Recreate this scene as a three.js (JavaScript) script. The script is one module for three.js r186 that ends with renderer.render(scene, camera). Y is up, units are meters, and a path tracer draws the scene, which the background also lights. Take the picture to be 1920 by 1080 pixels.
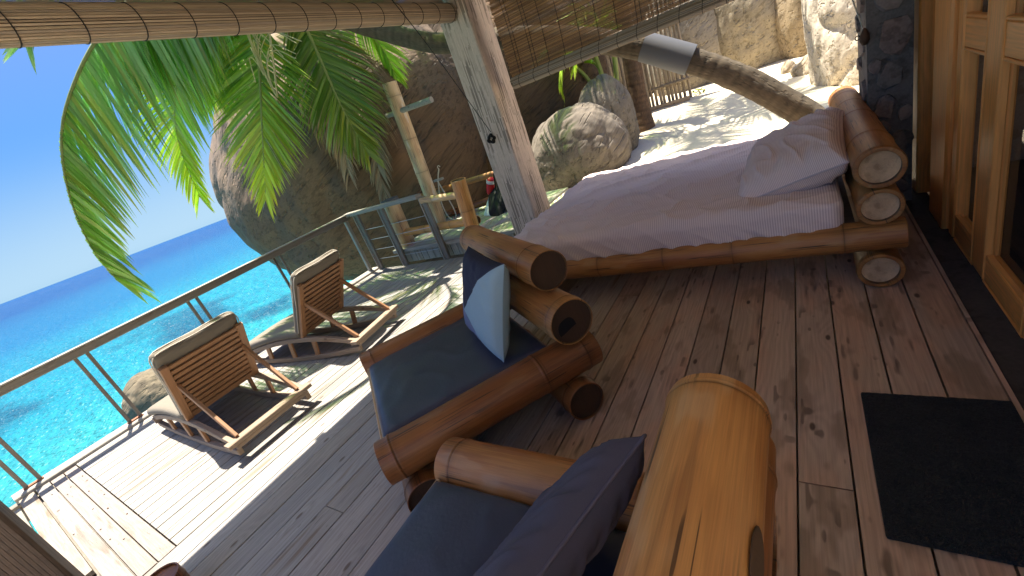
import * as THREE from 'three';
import { mergeGeometries, mergeVertices } from 'three/addons/utils/BufferGeometryUtils.js';
import { ImprovedNoise } from 'three/addons/math/ImprovedNoise.js';
import { ConvexGeometry } from 'three/addons/geometries/ConvexGeometry.js';

// ---------------------------------------------------------------- camera, sky, sun, exposure
const scene = new THREE.Scene();
const V = (x, y, z) => new THREE.Vector3(x, y, z);
const camera = new THREE.PerspectiveCamera(68.31, 16 / 9, 0.05, 20000);
camera.position.set(0, 1.45, 0);
camera.quaternion.setFromRotationMatrix(new THREE.Matrix4().makeBasis(
  V(0.81247207, -0.33045595, -0.48029992), V(0.06497097, 0.87003214, -0.48869505), V(0.57936855, 0.36584553, 0.72834685)));
scene.add(camera);
const renderer = new THREE.WebGLRenderer({ antialias: true });
renderer.toneMapping = THREE.LinearToneMapping;
renderer.toneMappingExposure = 5.6;
renderer.shadowMap.enabled = true;

const smooth = (a, b, x) => { const t = Math.min(1, Math.max(0, (x - a) / (b - a))); return t * t * (3 - 2 * t); };
const mix = (a, b, t) => a + (b - a) * t;
const mix3 = (a, b, t) => [mix(a[0], b[0], t), mix(a[1], b[1], t), mix(a[2], b[2], t)];
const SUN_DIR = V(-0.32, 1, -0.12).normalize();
{ // clear tropical sky
  const w = 512, h = 256, d = new Float32Array(w * h * 4);
  for (let j = 0; j < h; j++) {
    const el = ((j + 0.5) / h - 0.5) * 180;
    const up = Math.max(el, 0), e = el * Math.PI / 180;
    let c = mix3([0.078, 0.122, 0.160], [0.010, 0.064, 0.164], smooth(0, 13, up)); // pale at the horizon
    c = mix3(c, [0.003, 0.036, 0.146], smooth(7, 28, up)); c = mix3(c, [0.010, 0.040, 0.125], smooth(32, 90, up));
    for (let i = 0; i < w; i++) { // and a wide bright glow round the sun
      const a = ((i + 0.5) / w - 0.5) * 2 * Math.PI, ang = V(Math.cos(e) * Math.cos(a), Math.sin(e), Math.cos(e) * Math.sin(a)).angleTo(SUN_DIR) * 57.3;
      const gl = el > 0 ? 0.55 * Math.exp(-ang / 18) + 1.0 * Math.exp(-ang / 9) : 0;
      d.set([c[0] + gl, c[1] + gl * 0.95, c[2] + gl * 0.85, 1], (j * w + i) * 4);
    }
  }
  const t = new THREE.DataTexture(d, w, h, THREE.RGBAFormat, THREE.FloatType);
  t.mapping = THREE.EquirectangularReflectionMapping; t.magFilter = t.minFilter = THREE.LinearFilter; t.needsUpdate = true;
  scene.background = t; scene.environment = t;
}
const sun = new THREE.DirectionalLight(new THREE.Color(1, 0.92, 0.79), 2.85);
sun.position.copy(SUN_DIR).multiplyScalar(30); sun.target.position.set(-2, 0, -3); sun.position.add(sun.target.position);
sun.castShadow = true; sun.shadow.mapSize.set(4096, 4096);
Object.assign(sun.shadow.camera, { left: -16, right: 16, top: 16, bottom: -16, near: 1, far: 80 });
scene.add(sun, sun.target);

// ---------------------------------------------------------------- helpers
let seed = 20240611;
const rnd = () => { seed = (seed + 0x6d2b79f5) | 0; let t = Math.imul(seed ^ (seed >>> 15), 1 | seed); t = (t + Math.imul(t ^ (t >>> 7), 61 | t)) ^ t; return ((t ^ (t >>> 14)) >>> 0) / 4294967296; };
const rr = (a, b) => a + (b - a) * rnd();
const perlin = new ImprovedNoise();
const n3 = (x, y, z) => perlin.noise(x, y, z);
const fbm = (x, y, z, o = 4) => { let s = 0, a = 0.5; for (let i = 0; i < o; i++) { s += a * n3(x + i * 17.3, y - i * 9.1, z + i * 4.7); x *= 2.03; y *= 2.03; z *= 2.03; a *= 0.5; } return s; };
const hash = (x, y, s) => { let h = (Math.imul(x, 374761393) + Math.imul(y, 668265263) + Math.imul(s, 974634777)) | 0; h = Math.imul(h ^ (h >>> 13), 1274126177); h ^= h >>> 16; return (h >>> 0) / 4294967296; };
function pn(u, v, px, py, s) { // periodic value noise, u and v in 0..1
  const x = u * px, y = v * py, xi = Math.floor(x), yi = Math.floor(y); let fx = x - xi, fy = y - yi; fx *= fx * (3 - 2 * fx); fy *= fy * (3 - 2 * fy);
  const a = ((xi % px) + px) % px, b = (a + 1) % px, c = ((yi % py) + py) % py, d = (c + 1) % py;
  return mix(mix(hash(a, c, s), hash(b, c, s), fx), mix(hash(a, d, s), hash(b, d, s), fx), fy);
}
const fb = (u, v, px, py, o, s) => { let r = 0, a = 0.5, t = 0; for (let i = 0; i < o; i++) { r += a * pn(u, v, px << i, py << i, s + i * 31); t += a; a *= 0.5; } return r / t; };
const enc = (c) => Math.round(255 * Math.min(1, Math.max(0, c <= 0.0031308 ? c * 12.92 : 1.055 * Math.pow(c, 1 / 2.4) - 0.055)));
function tex(w, h, fn, srgb = true, rx = 1, ry = 1) {
  const d = new Uint8Array(w * h * 4);
  for (let j = 0; j < h; j++) for (let i = 0; i < w; i++) {
    const c = fn((i + 0.5) / w, (j + 0.5) / h), k = (j * w + i) * 4;
    if (srgb) { d[k] = enc(c[0]); d[k + 1] = enc(c[1]); d[k + 2] = enc(c[2]); } else d[k] = d[k + 1] = d[k + 2] = Math.round(255 * Math.min(1, Math.max(0, c)));
    d[k + 3] = 255;
  }
  const t = new THREE.DataTexture(d, w, h, THREE.RGBAFormat);
  t.wrapS = t.wrapT = THREE.RepeatWrapping; t.magFilter = t.minFilter = THREE.LinearFilter; t.repeat.set(rx, ry);
  if (srgb) t.colorSpace = THREE.SRGBColorSpace;
  t.needsUpdate = true; return t;
}
const C = (r, g, b) => new THREE.Color().setRGB(r, g, b);
const std = (o) => new THREE.MeshStandardMaterial({ roughness: 0.8, side: THREE.DoubleSide, ...o });
const phys = (o) => new THREE.MeshPhysicalMaterial({ roughness: 0.8, side: THREE.DoubleSide, ...o });

const used = {};
const numbered = (n) => { const k = used[n] = (used[n] ?? -1) + 1; return k ? n + '_' + String(k).padStart(3, '0') : n; };
function tag(o, label, category, group) { o.userData.label = label; o.userData.category = category; if (group) o.userData.group = group; return o; }
function thing(name, label, category, pos = [0, 0, 0], turn = 0, group) {
  const o = new THREE.Group(); o.name = numbered(name); o.position.set(...pos); o.rotation.y = turn; scene.add(o); return tag(o, label, category, group);
}
function shade(m) { m.castShadow = m.receiveShadow = true; return m; }
function part(name, geo, mat, parent, label) { const m = shade(new THREE.Mesh(geo, mat)); m.name = name; if (label) m.userData.label = label; parent.add(m); return m; }
function struct(name, geo, mat) { const m = geo ? shade(new THREE.Mesh(geo, mat)) : new THREE.Group(); m.name = numbered(name); m.userData.kind = 'structure'; scene.add(m); return m; }

// box with uv in metres, u along the axis "along"
function box(lx, ly, lz, x = 0, y = 0, z = 0, along = 'z', ou = rnd() * 7, ov = rnd() * 7) {
  const g = new THREE.BoxGeometry(lx, ly, lz), p = g.attributes.position, nn = g.attributes.normal, uv = g.attributes.uv;
  for (let i = 0; i < p.count; i++) {
    const q = [p.getX(i), p.getY(i), p.getZ(i)], a = 'xyz'.indexOf(along), nv = [Math.abs(nn.getX(i)), Math.abs(nn.getY(i)), Math.abs(nn.getZ(i))];
    let rest = [0, 1, 2].filter((k) => k !== a && nv[k] < 0.5); if (rest.length === 2) { uv.setXY(i, q[rest[0]] + ou, q[rest[1]] + ov); continue; }
    uv.setXY(i, q[a] + ou, q[rest[0]] + ov);
  }
  g.translate(x, y, z); return g;
}
// box whose long edges are chamfered, uv in metres
function bevelBox(lx, ly, lz, b = 0.006, along = 'z', x = 0, y = 0, z = 0) {
  const dims = { x: [ly, lz, lx], y: [lx, lz, ly], z: [lx, ly, lz] }[along], [w, h, L] = dims, s = new THREE.Shape();
  s.moveTo(-w / 2 + b, -h / 2); s.lineTo(w / 2 - b, -h / 2); s.lineTo(w / 2, -h / 2 + b); s.lineTo(w / 2, h / 2 - b); s.lineTo(w / 2 - b, h / 2); s.lineTo(-w / 2 + b, h / 2); s.lineTo(-w / 2, h / 2 - b); s.lineTo(-w / 2, -h / 2 + b); s.closePath();
  const g = new THREE.ExtrudeGeometry(s, { depth: L, bevelEnabled: false }); g.translate(0, 0, -L / 2);
  const p = g.attributes.position, uv = g.attributes.uv, ou = rnd() * 5, ov = rnd() * 5, n = g.attributes.normal;
  for (let i = 0; i < p.count; i++) uv.setXY(i, (Math.abs(n.getZ(i)) > 0.5 ? p.getX(i) : p.getZ(i)) + ou, (Math.abs(n.getX(i)) > 0.7 ? p.getY(i) : Math.abs(n.getZ(i)) > 0.5 ? p.getY(i) : p.getX(i)) + ov);
  if (along === 'x') { g.rotateY(Math.PI / 2); g.rotateX(Math.PI / 2); } else if (along === 'y') g.rotateX(-Math.PI / 2);
  g.translate(x, y, z); return g;
}
// a bar of w x h section from a to b
function bar(a, b, w, h, up = V(0, 1, 0)) {
  const d = b.clone().sub(a), L = d.length(), g = bevelBox(w, h, L, Math.min(w, h) * 0.12, 'z');
  d.normalize(); const x = up.clone().cross(d).normalize(), y = d.clone().cross(x);
  g.applyMatrix4(new THREE.Matrix4().makeBasis(x, y, d).setPosition(a.clone().add(b).multiplyScalar(0.5))); return g;
}
function tube(pts, r, seg = 24, rad = 8, closed = false) {
  const c = new THREE.CatmullRomCurve3(pts, closed, 'centripetal'), g = new THREE.TubeGeometry(c, seg, r, rad, closed), uv = g.attributes.uv, L = c.getLength();
  for (let i = 0; i < uv.count; i++) uv.setXY(i, uv.getX(i) * L, uv.getY(i) * r * 6.28);
  return g;
}
function tinted(g, c) { const n = g.attributes.position.count, a = new Float32Array(n * 3); for (let i = 0; i < n; i++) a.set(c, i * 3); g.setAttribute('color', new THREE.BufferAttribute(a, 3)); return g; }
const flat = (g) => (g.index ? g.toNonIndexed() : g);

// ---------------------------------------------------------------- textures
const knots = [[0.13, 0.22], [0.62, 0.7], [0.83, 0.35], [0.38, 0.88], [0.5, 0.12]];
function grain(u, v) { // 2 m along u, 0.6 m along v
  let kd = 0, warp = 0;
  for (const [a, b] of knots) { let dx = Math.abs(u - a); dx = Math.min(dx, 1 - dx) * 2; let dy = Math.abs(v - b); dy = Math.min(dy, 1 - dy) * 0.6; const d = Math.hypot(dx * 0.45, dy); kd = Math.max(kd, 1 - smooth(0.006, 0.013, d)); warp += Math.exp(-d * d / 0.002) * 0.5; }
  const w = fb(u, v, 3, 6, 3, 5) * 1.6 + warp;
  const rings = 0.5 + 0.5 * Math.sin(6.283 * (v * 18 + w * 4));
  const st = fb(u, v, 5, 90, 3, 11), fine = pn(u, v, 24, 256, 17);
  return { rings, st, fine, kd };
}
const woodSilver = tex(1024, 512, (u, v) => {
  const g = grain(u, v); let k = 0.80 + 0.26 * (g.st - 0.5) + 0.10 * (g.rings - 0.5) + 0.20 * (g.fine - 0.5);
  const s = smooth(0.58, 0.74, fb(u, v, 4, 14, 4, 41)) * smooth(0.35, 0.6, fb(u, v, 3, 4, 2, 43));
  let c = [k, k * 0.985, k * 0.955];
  c = mix3(c, [k * 0.62, k * 0.46, k * 0.31], s * 0.75);
  const pit = smooth(0.80, 0.9, fb(u, v, 30, 120, 2, 71)); c = mix3(c, [0.2, 0.16, 0.13], pit * 0.5);
  return mix3(c, [0.24, 0.16, 0.1], g.kd * 0.75);
}, true, 0.5, 1 / 0.6);
const woodDirty = tex(1024, 512, (u, v) => {
  const g = grain(u, v); let k = 0.78 + 0.22 * (g.st - 0.5) + 0.10 * (g.rings - 0.5) + 0.14 * (g.fine - 0.5);
  const big = fb(u, v, 5, 4, 4, 51), s = smooth(0.54, 0.70, fb(u, v, 9, 7, 4, 61));
  let c = [k, k * 0.93, k * 0.88]; c = mix3(c, [k * 1.06, k * 0.86, k * 0.76], smooth(0.4, 0.65, big));
  c = mix3(c, [k * 0.5, k * 0.42, k * 0.34], s * 0.55);
  const spot = smooth(0.68, 0.86, fb(u, v, 12, 18, 3, 77)) * smooth(0.4, 0.65, fb(u, v, 4, 3, 2, 79)); c = mix3(c, [0.14, 0.10, 0.08], spot * 0.6); const sm = smooth(0.78, 0.9, pn(u, v, 34, 30, 81)) * smooth(0.5, 0.7, pn(u, v, 9, 8, 83)); c = mix3(c, [0.1, 0.07, 0.055], sm * 0.6);
  return mix3(c, [0.10, 0.06, 0.04], g.kd * 0.9);
}, true, 0.5, 1 / 0.6);
const woodTeak = tex(512, 256, (u, v) => {
  const g = grain(u, v), k = 0.82 + 0.34 * (g.st - 0.5) + 0.09 * (g.rings - 0.5) + 0.12 * (g.fine - 0.5); return [k, k * 0.96, k * 0.9];
}, true, 0.5, 1 / 0.6);
const woodBump = tex(1024, 512, (u, v) => { const g = grain(u, v); return 0.5 + 0.5 * (g.st - 0.5) + 0.16 * (g.rings - 0.5) + 0.5 * (g.fine - 0.5) - 0.2 * g.kd; }, false, 0.5, 1 / 0.6);
const bambooMap = tex(512, 1024, (u, v) => { // 0.32 m round, 1.2 m along
  const st = fb(u, v, 60, 3, 3, 3), bl = fb(u, v, 4, 4, 4, 8), f = pn(u, v, 200, 24, 5), dk = smooth(0.60, 0.76, fb(u, v, 14, 3, 4, 19)), sc = smooth(0.72, 0.79, pn(u, v, 90, 7, 29)) * smooth(0.5, 0.7, pn(u, v, 6, 5, 33));
  let c = mix3([0.64, 0.325, 0.105], [0.44, 0.18, 0.052], smooth(0.3, 0.72, 0.35 * st + 0.65 * bl));
  c = c.map((x) => x * (0.91 + 0.18 * f)); c = mix3(c, [0.20, 0.08, 0.03], dk * 0.38); c = mix3(c, [0.07, 0.035, 0.02], sc * 0.85);
  const pale = smooth(0.62, 0.75, fb(u, v, 5, 6, 3, 90)); return mix3(c, [0.68, 0.47, 0.25], pale * 0.4);
}, true, 1 / 0.32, 1 / 1.2);
const bambooBump = tex(512, 512, (u, v) => 0.5 + 0.5 * (fb(u, v, 60, 3, 3, 3) - 0.5) + 0.2 * (pn(u, v, 200, 20, 5) - 0.5), false, 1 / 0.32, 1 / 1.2);
function palmWood(u, v) { // 0.32 m across u, 1.2 m along v: short upright fibre strips
  const n = 26, cu = u * n + 0.35 * (fb(u, v, 4, 6, 2, 4) - 0.5), ci = ((Math.floor(cu) % n) + n) % n, fu = cu - Math.floor(cu);
  const off = hash(ci, 3, 9), m = 5, cv = (v + off) * m, si = ((Math.floor(cv) % m) + m) % m, fv = cv - Math.floor(cv), h = hash(ci, si, 12), d = smooth(0, 0.2, fu) * smooth(1, 0.82, fu);
  const e = smooth(0, 0.02, fv) * smooth(1, 0.985, fv); return { h, d: d * (0.6 + 0.4 * e), f: pn(u, v, 180, 60, 6), b: fb(u, v, 3, 5, 3, 15) };
}
const postMap = tex(512, 1024, (u, v) => {
  const q = palmWood(u, v), dash = smooth(0.45, 0.6, q.h) * smooth(0.28, 0.5, q.b + 0.25 * (q.f - 0.5));
  let c = mix3([0.84, 0.79, 0.73], [0.34, 0.31, 0.28], 0.3 * q.h + 0.7 * dash); c = c.map((x) => x * (0.80 + 0.2 * q.d) * (0.85 + 0.3 * q.f)); return c;
}, true, 1 / 0.32, 1 / 1.2);
const postBump = tex(512, 1024, (u, v) => { const q = palmWood(u, v); return 0.25 + 0.45 * q.d + 0.3 * q.h; }, false, 1 / 0.32, 1 / 1.2);
const rockBump = tex(512, 512, (u, v) => 0.5 + 0.75 * (fb(u, v, 6, 6, 6, 21) - 0.5) - 0.4 * smooth(0.62, 0.8, fb(u, v, 24, 24, 3, 25)), false, 0.7, 0.7);
const rockMap = tex(512, 512, (u, v) => { const k = 0.86 + 0.5 * (fb(u, v, 12, 12, 5, 27) - 0.5) + 0.3 * (pn(u, v, 170, 170, 28) - 0.5), s = smooth(0.6, 0.75, fb(u, v, 40, 40, 2, 35)); return mix3([k, k, k], [k * 0.5, k * 0.47, k * 0.42], s * 0.6); }, true, 0.7, 0.7);
const sandMap = tex(512, 512, (u, v) => { const k = 0.9 + 0.25 * (fb(u, v, 8, 8, 5, 31) - 0.5) + 0.16 * (pn(u, v, 220, 220, 32) - 0.5); return [k, k, k]; }, true, 0.5, 0.5);
const sandBump = tex(512, 512, (u, v) => 0.5 + 0.8 * (fb(u, v, 10, 10, 4, 37) - 0.5), false, 0.5, 0.5);
const waveBump = tex(512, 512, (u, v) => { const w = 0.12 * (fb(u, v, 4, 4, 2, 44) - 0.5); let k = 1 - Math.abs(2 * fb(u + w, v - w, 7, 12, 4, 47) - 1); return 0.6 * k + 0.4 * pn(u, v, 60, 90, 49); }, false, 1 / 9, 1 / 9);
const waveMap = tex(512, 512, (u, v) => { const w = 0.06 * (fb(u, v, 5, 5, 2, 64) - 0.5), a = fb(u + w, v, 8, 40, 4, 67), k = 0.86 + 0.24 * smooth(0.25, 0.75, a); return [k * 0.8, k * 0.72, 0.85 * (0.35 + 0.65 * k)]; }, true, 1 / 7, 1 / 7);
const capMap = tex(256, 256, (u, v) => { const b = fb(u, v, 4, 4, 4, 95), k = 0.75 + 0.5 * (b - 0.5) + 0.12 * (pn(u, v, 90, 90, 96) - 0.5), d = smooth(0.58, 0.75, fb(u, v, 6, 6, 3, 97)); return mix3([k, k * 0.96, k * 0.9], [k * 0.55, k * 0.45, k * 0.34], d * 0.4); }, true, 1.2, 1.2);
const weave = tex(256, 256, (u, v) => 0.5 + 0.25 * Math.sin(u * 6.283 * 64) * Math.sin(v * 6.283 * 64) + 0.4 * (pn(u, v, 128, 128, 3) - 0.5), false, 8, 8);
const leatherBump = tex(256, 256, (u, v) => 0.5 + 0.6 * (fb(u, v, 40, 40, 2, 53) - 0.5) + 0.5 * (fb(u, v, 5, 5, 3, 55) - 0.5), false, 3, 3);
const stripes = tex(512, 64, (u, v) => { const s = 0.5 + 0.5 * Math.sin(u * 6.283 * 27), k = 0.97 + 0.06 * (pn(u, v, 128, 32, 7) - 0.5); return mix3([0.90 * k, 0.755 * k, 0.69 * k], [0.69 * k, 0.525 * k, 0.50 * k], smooth(0.35, 0.65, s)); }, true, 1 / 0.32, 1 / 0.32);
const matMap = tex(256, 256, (u, v) => { const k = 0.5 + 1.0 * pn(u, v, 150, 150, 2) * pn(u, v, 60, 60, 4) + 0.4 * fb(u, v, 6, 6, 3, 8); return [0.018 * k, 0.019 * k, 0.021 * k]; }, true, 3, 3);
const matBump = tex(256, 256, (u, v) => pn(u, v, 128, 128, 2), false, 3, 3);
const trunkMap = tex(256, 512, (u, v) => { const r = 0.5 + 0.5 * Math.sin(6.283 * (v * 14 + 0.25 * fb(u, v, 6, 6, 2, 6))), k = 0.7 + 0.35 * (fb(u, v, 10, 20, 4, 3) - 0.5) + 0.12 * r + 0.3 * (pn(u, v, 90, 40, 9) - 0.5); return [0.135 * k, 0.105 * k, 0.068 * k]; }, true, 1, 1);

// ---------------------------------------------------------------- materials
const M = {};
M.teak = std({ map: woodTeak, color: C(0.40, 0.215, 0.11), roughness: 0.55, bumpMap: woodBump, bumpScale: 0.0008 });
M.teakGrey = std({ map: woodSilver, color: C(0.34, 0.255, 0.185), roughness: 0.75, bumpMap: woodBump, bumpScale: 0.001 });
M.railWood = std({ map: woodSilver, color: C(0.22, 0.195, 0.165), roughness: 0.7, bumpMap: woodBump, bumpScale: 0.001 });
M.railPale = std({ map: woodSilver, color: C(0.36, 0.34, 0.305), roughness: 0.75, bumpMap: woodBump, bumpScale: 0.001 });
M.steel = std({ color: C(0.5, 0.5, 0.5), metalness: 0.9, roughness: 0.3 });
M.cord = std({ color: C(0.02, 0.018, 0.016), roughness: 0.9 });
M.rope = std({ color: C(0.55, 0.5, 0.4), roughness: 0.9 });
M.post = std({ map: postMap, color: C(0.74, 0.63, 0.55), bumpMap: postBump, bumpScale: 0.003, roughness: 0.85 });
M.postShade = std({ map: postMap, color: C(0.22, 0.17, 0.14), bumpMap: postBump, bumpScale: 0.003, roughness: 0.85 });  // darkened copy of the post wood; the shade is in its colour
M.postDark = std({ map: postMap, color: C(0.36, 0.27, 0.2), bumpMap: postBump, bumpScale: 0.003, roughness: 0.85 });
const bamboo = (k = [1, 1, 1], rough = 0.46) => phys({ map: bambooMap, color: C(...k), vertexColors: true, bumpMap: bambooBump, bumpScale: 0.0006, roughness: rough, clearcoat: 0.12, clearcoatRoughness: 0.4 });
M.bamA = bamboo([0.82, 0.74, 0.70]); M.bamB = bamboo([0.74, 0.67, 0.63]); M.bamC = bamboo([0.47, 0.345, 0.28]); M.bamD = bamboo([1.05, 0.97, 0.86], 0.4); M.bamPale = bamboo([1.15, 1.75, 3.2], 0.6); M.bamBed = bamboo([0.64, 0.57, 0.48], 0.5);
M.capDark = std({ map: woodTeak, color: C(0.075, 0.036, 0.017), roughness: 0.75 });
M.capPale = std({ map: capMap, color: C(0.84, 0.58, 0.35), roughness: 0.85, bumpMap: rockBump, bumpScale: 0.004 });
M.hole = std({ color: C(0.008, 0.006, 0.005), roughness: 1 });
M.scar = std({ map: woodTeak, color: C(0.14, 0.075, 0.036), roughness: 0.9 });
M.leather = phys({ color: C(0.050, 0.056, 0.088), specularIntensity: 0.5, roughness: 0.32, bumpMap: leatherBump, bumpScale: 0.0007, clearcoat: 0.15, clearcoatRoughness: 0.4 });
M.sheet = std({ map: stripes, roughness: 0.92, bumpMap: weave, bumpScale: 0.0004 });
M.lounge = std({ color: C(0.185, 0.16, 0.125), roughness: 0.95, bumpMap: weave, bumpScale: 0.0006 });
M.piping = std({ color: C(0.55, 0.5, 0.42), roughness: 0.9 });
M.violet = std({ color: C(0.085, 0.077, 0.108), roughness: 0.9, bumpMap: weave, bumpScale: 0.0006, vertexColors: false });
M.mat = std({ map: matMap, roughness: 1, bumpMap: matBump, bumpScale: 0.008 });
M.frame = std({ map: woodTeak, color: C(1.0, 0.44, 0.12), roughness: 0.38, bumpMap: woodBump, bumpScale: 0.0006 });
M.glass = phys({ color: C(0.9, 0.95, 0.95), roughness: 0.03, transmission: 1, thickness: 0, ior: 1.12 });
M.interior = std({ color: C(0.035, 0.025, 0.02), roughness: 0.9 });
M.ceiling = std({ map: woodTeak, color: C(0.72, 0.62, 0.48), roughness: 0.95 });
M.plaster = std({ map: sandMap, color: C(0.85, 0.78, 0.68), roughness: 0.95 });
M.sill = std({ map: rockMap, color: C(0.07, 0.06, 0.055), roughness: 0.9 });
M.mortar = std({ map: rockMap, color: C(0.15, 0.14, 0.135), roughness: 0.95, bumpMap: rockBump, bumpScale: 0.01 });
M.thatch = std({ map: woodTeak, color: C(0.52, 0.42, 0.28), roughness: 0.95 });
M.reed = phys({ map: woodTeak, color: C(0.60, 0.48, 0.36), roughness: 0.65 });
M.reed2 = phys({ map: woodTeak, color: C(0.46, 0.36, 0.26), roughness: 0.65 });
M.reedThin = phys({ map: woodTeak, color: C(0.42, 0.21, 0.062), roughness: 0.6, transmission: 0.4, thickness: 0 });
M.reedThin2 = phys({ map: woodTeak, color: C(0.28, 0.135, 0.04), roughness: 0.6, transmission: 0.3, thickness: 0 });
M.reedCore = std({ color: C(0.05, 0.035, 0.022), roughness: 0.9 });
M.tin = std({ color: C(0.11, 0.115, 0.125), metalness: 0.2, roughness: 0.65 });
M.leaf = phys({ vertexColors: true, roughness: 0.36, transmission: 0.5, thickness: 0, specularIntensity: 0.8 });
M.rachis = std({ color: C(0.22, 0.27, 0.08), roughness: 0.5 });
M.deadRachis = std({ color: C(0.26, 0.19, 0.12), roughness: 0.8 });
M.trunk = std({ map: trunkMap, roughness: 0.95, vertexColors: true, bumpMap: rockBump, bumpScale: 0.015 });
M.rock = std({ map: rockMap, color: C(0.78, 0.75, 0.71), roughness: 0.93, vertexColors: true, bumpMap: rockBump, bumpScale: 0.05 });
M.sand = std({ map: sandMap, color: C(0.72, 0.63, 0.47), roughness: 1, bumpMap: sandBump, bumpScale: 0.03 });
M.sea = phys({ vertexColors: true, map: waveMap, color: C(0.50, 0.51, 0.52), roughness: 0.32, specularIntensity: 0.14, bumpMap: waveBump, bumpScale: 0.3, metalness: 0 });

// ---------------------------------------------------------------- setting: sea, sand, deck
{ // sea: a disc to the horizon, its own colour from turquoise shallows and reefs to deep blue
  const R = [], na = 300; for (let r = 2; r < 9000; r *= 1.035) R.push(r);
  const pos = [], col = [], uv = [], idx = [];
  for (let i = 0; i < R.length; i++) for (let j = 0; j <= na; j++) {
    const a = (j / na) * 6.28318, x = R[i] * Math.sin(a), z = -R[i] * Math.cos(a), d = R[i];
    pos.push(x, -3.5, z); uv.push(x * 0.94 + z * 0.34, z * 0.94 - x * 0.34);
    const off = Math.max(1, -x), n = fbm(x * 0.012, z * 0.012, 2.2, 4), m = fbm(x * 0.09 + 5, z * 0.16, 7.7, 4);
    let c = mix3([0.06, 0.60, 0.52], [0.018, 0.44, 0.50], smooth(14, 30, off + 8 * m));
    c = mix3(c, [0.004, 0.25, 0.44], smooth(30, 85, off + 40 * n));
    c = mix3(c, [0.002, 0.125, 0.34], smooth(70, 260, off + 60 * n));
    const reef = smooth(0.06, 0.22, m + 0.05) * smooth(60, 26, off) * smooth(9, 14, off); c = mix3(c, [0.012, 0.075, 0.15], reef * 0.7);
    const streak = smooth(2.2, 0.6, Math.abs(off - 17.2 - 2.2 * m - (z + 6) * 0.12)) * smooth(-14, -9, z) * smooth(6, 1, z); c = mix3(c, [0.010, 0.07, 0.16], streak * 0.85 * (0.6 + 0.8 * smooth(-0.2, 0.3, m)));
    col.push(...c);
  }
  for (let i = 0; i < R.length - 1; i++) for (let j = 0; j < na; j++) { const a = i * (na + 1) + j, b = a + na + 1; idx.push(a, b, a + 1, b, b + 1, a + 1); }
  const g = new THREE.BufferGeometry(); g.setAttribute('position', new THREE.Float32BufferAttribute(pos, 3)); g.setAttribute('color', new THREE.Float32BufferAttribute(col, 3)); g.setAttribute('uv', new THREE.Float32BufferAttribute(uv, 2)); g.setIndex(idx); g.computeVertexNormals();
  struct('sea', g, M.sea);
}
const sandY = (x, z) => { let y = z > 1.3 ? -0.1 : z < -5 ? 0.07 * (-z - 5) : z < -4.5 ? 0 : -0.12 - 0.15 * smooth(-4.5, -3.5, z); if (x < -3.3) y -= (-3.3 - x) * 1.1; y += 0.05 * fbm(x * 0.5, 0, z * 0.5, 3) + 0.015 * n3(x * 3, 1, z * 3); return y; };  // unseen sand yard behind the camera, added to bounce sunlight inward
{
  const nx = 140, nz = 200, pos = [], uv = [], idx = [];
  for (let j = 0; j <= nz; j++) for (let i = 0; i <= nx; i++) { const x = -9 + 26 * i / nx, z = 9 - 49 * j / nz; pos.push(x, sandY(x, z), z); uv.push(x, z); }
  for (let j = 0; j < nz; j++) for (let i = 0; i < nx; i++) { const a = j * (nx + 1) + i, b = a + nx + 1; idx.push(a, a + 1, b, b, a + 1, b + 1); }
  const g = new THREE.BufferGeometry(); g.setAttribute('position', new THREE.Float32BufferAttribute(pos, 3)); g.setAttribute('uv', new THREE.Float32BufferAttribute(uv, 2)); g.setIndex(idx); g.computeVertexNormals();
  struct('sand_ground', g, M.sand);
}
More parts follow.
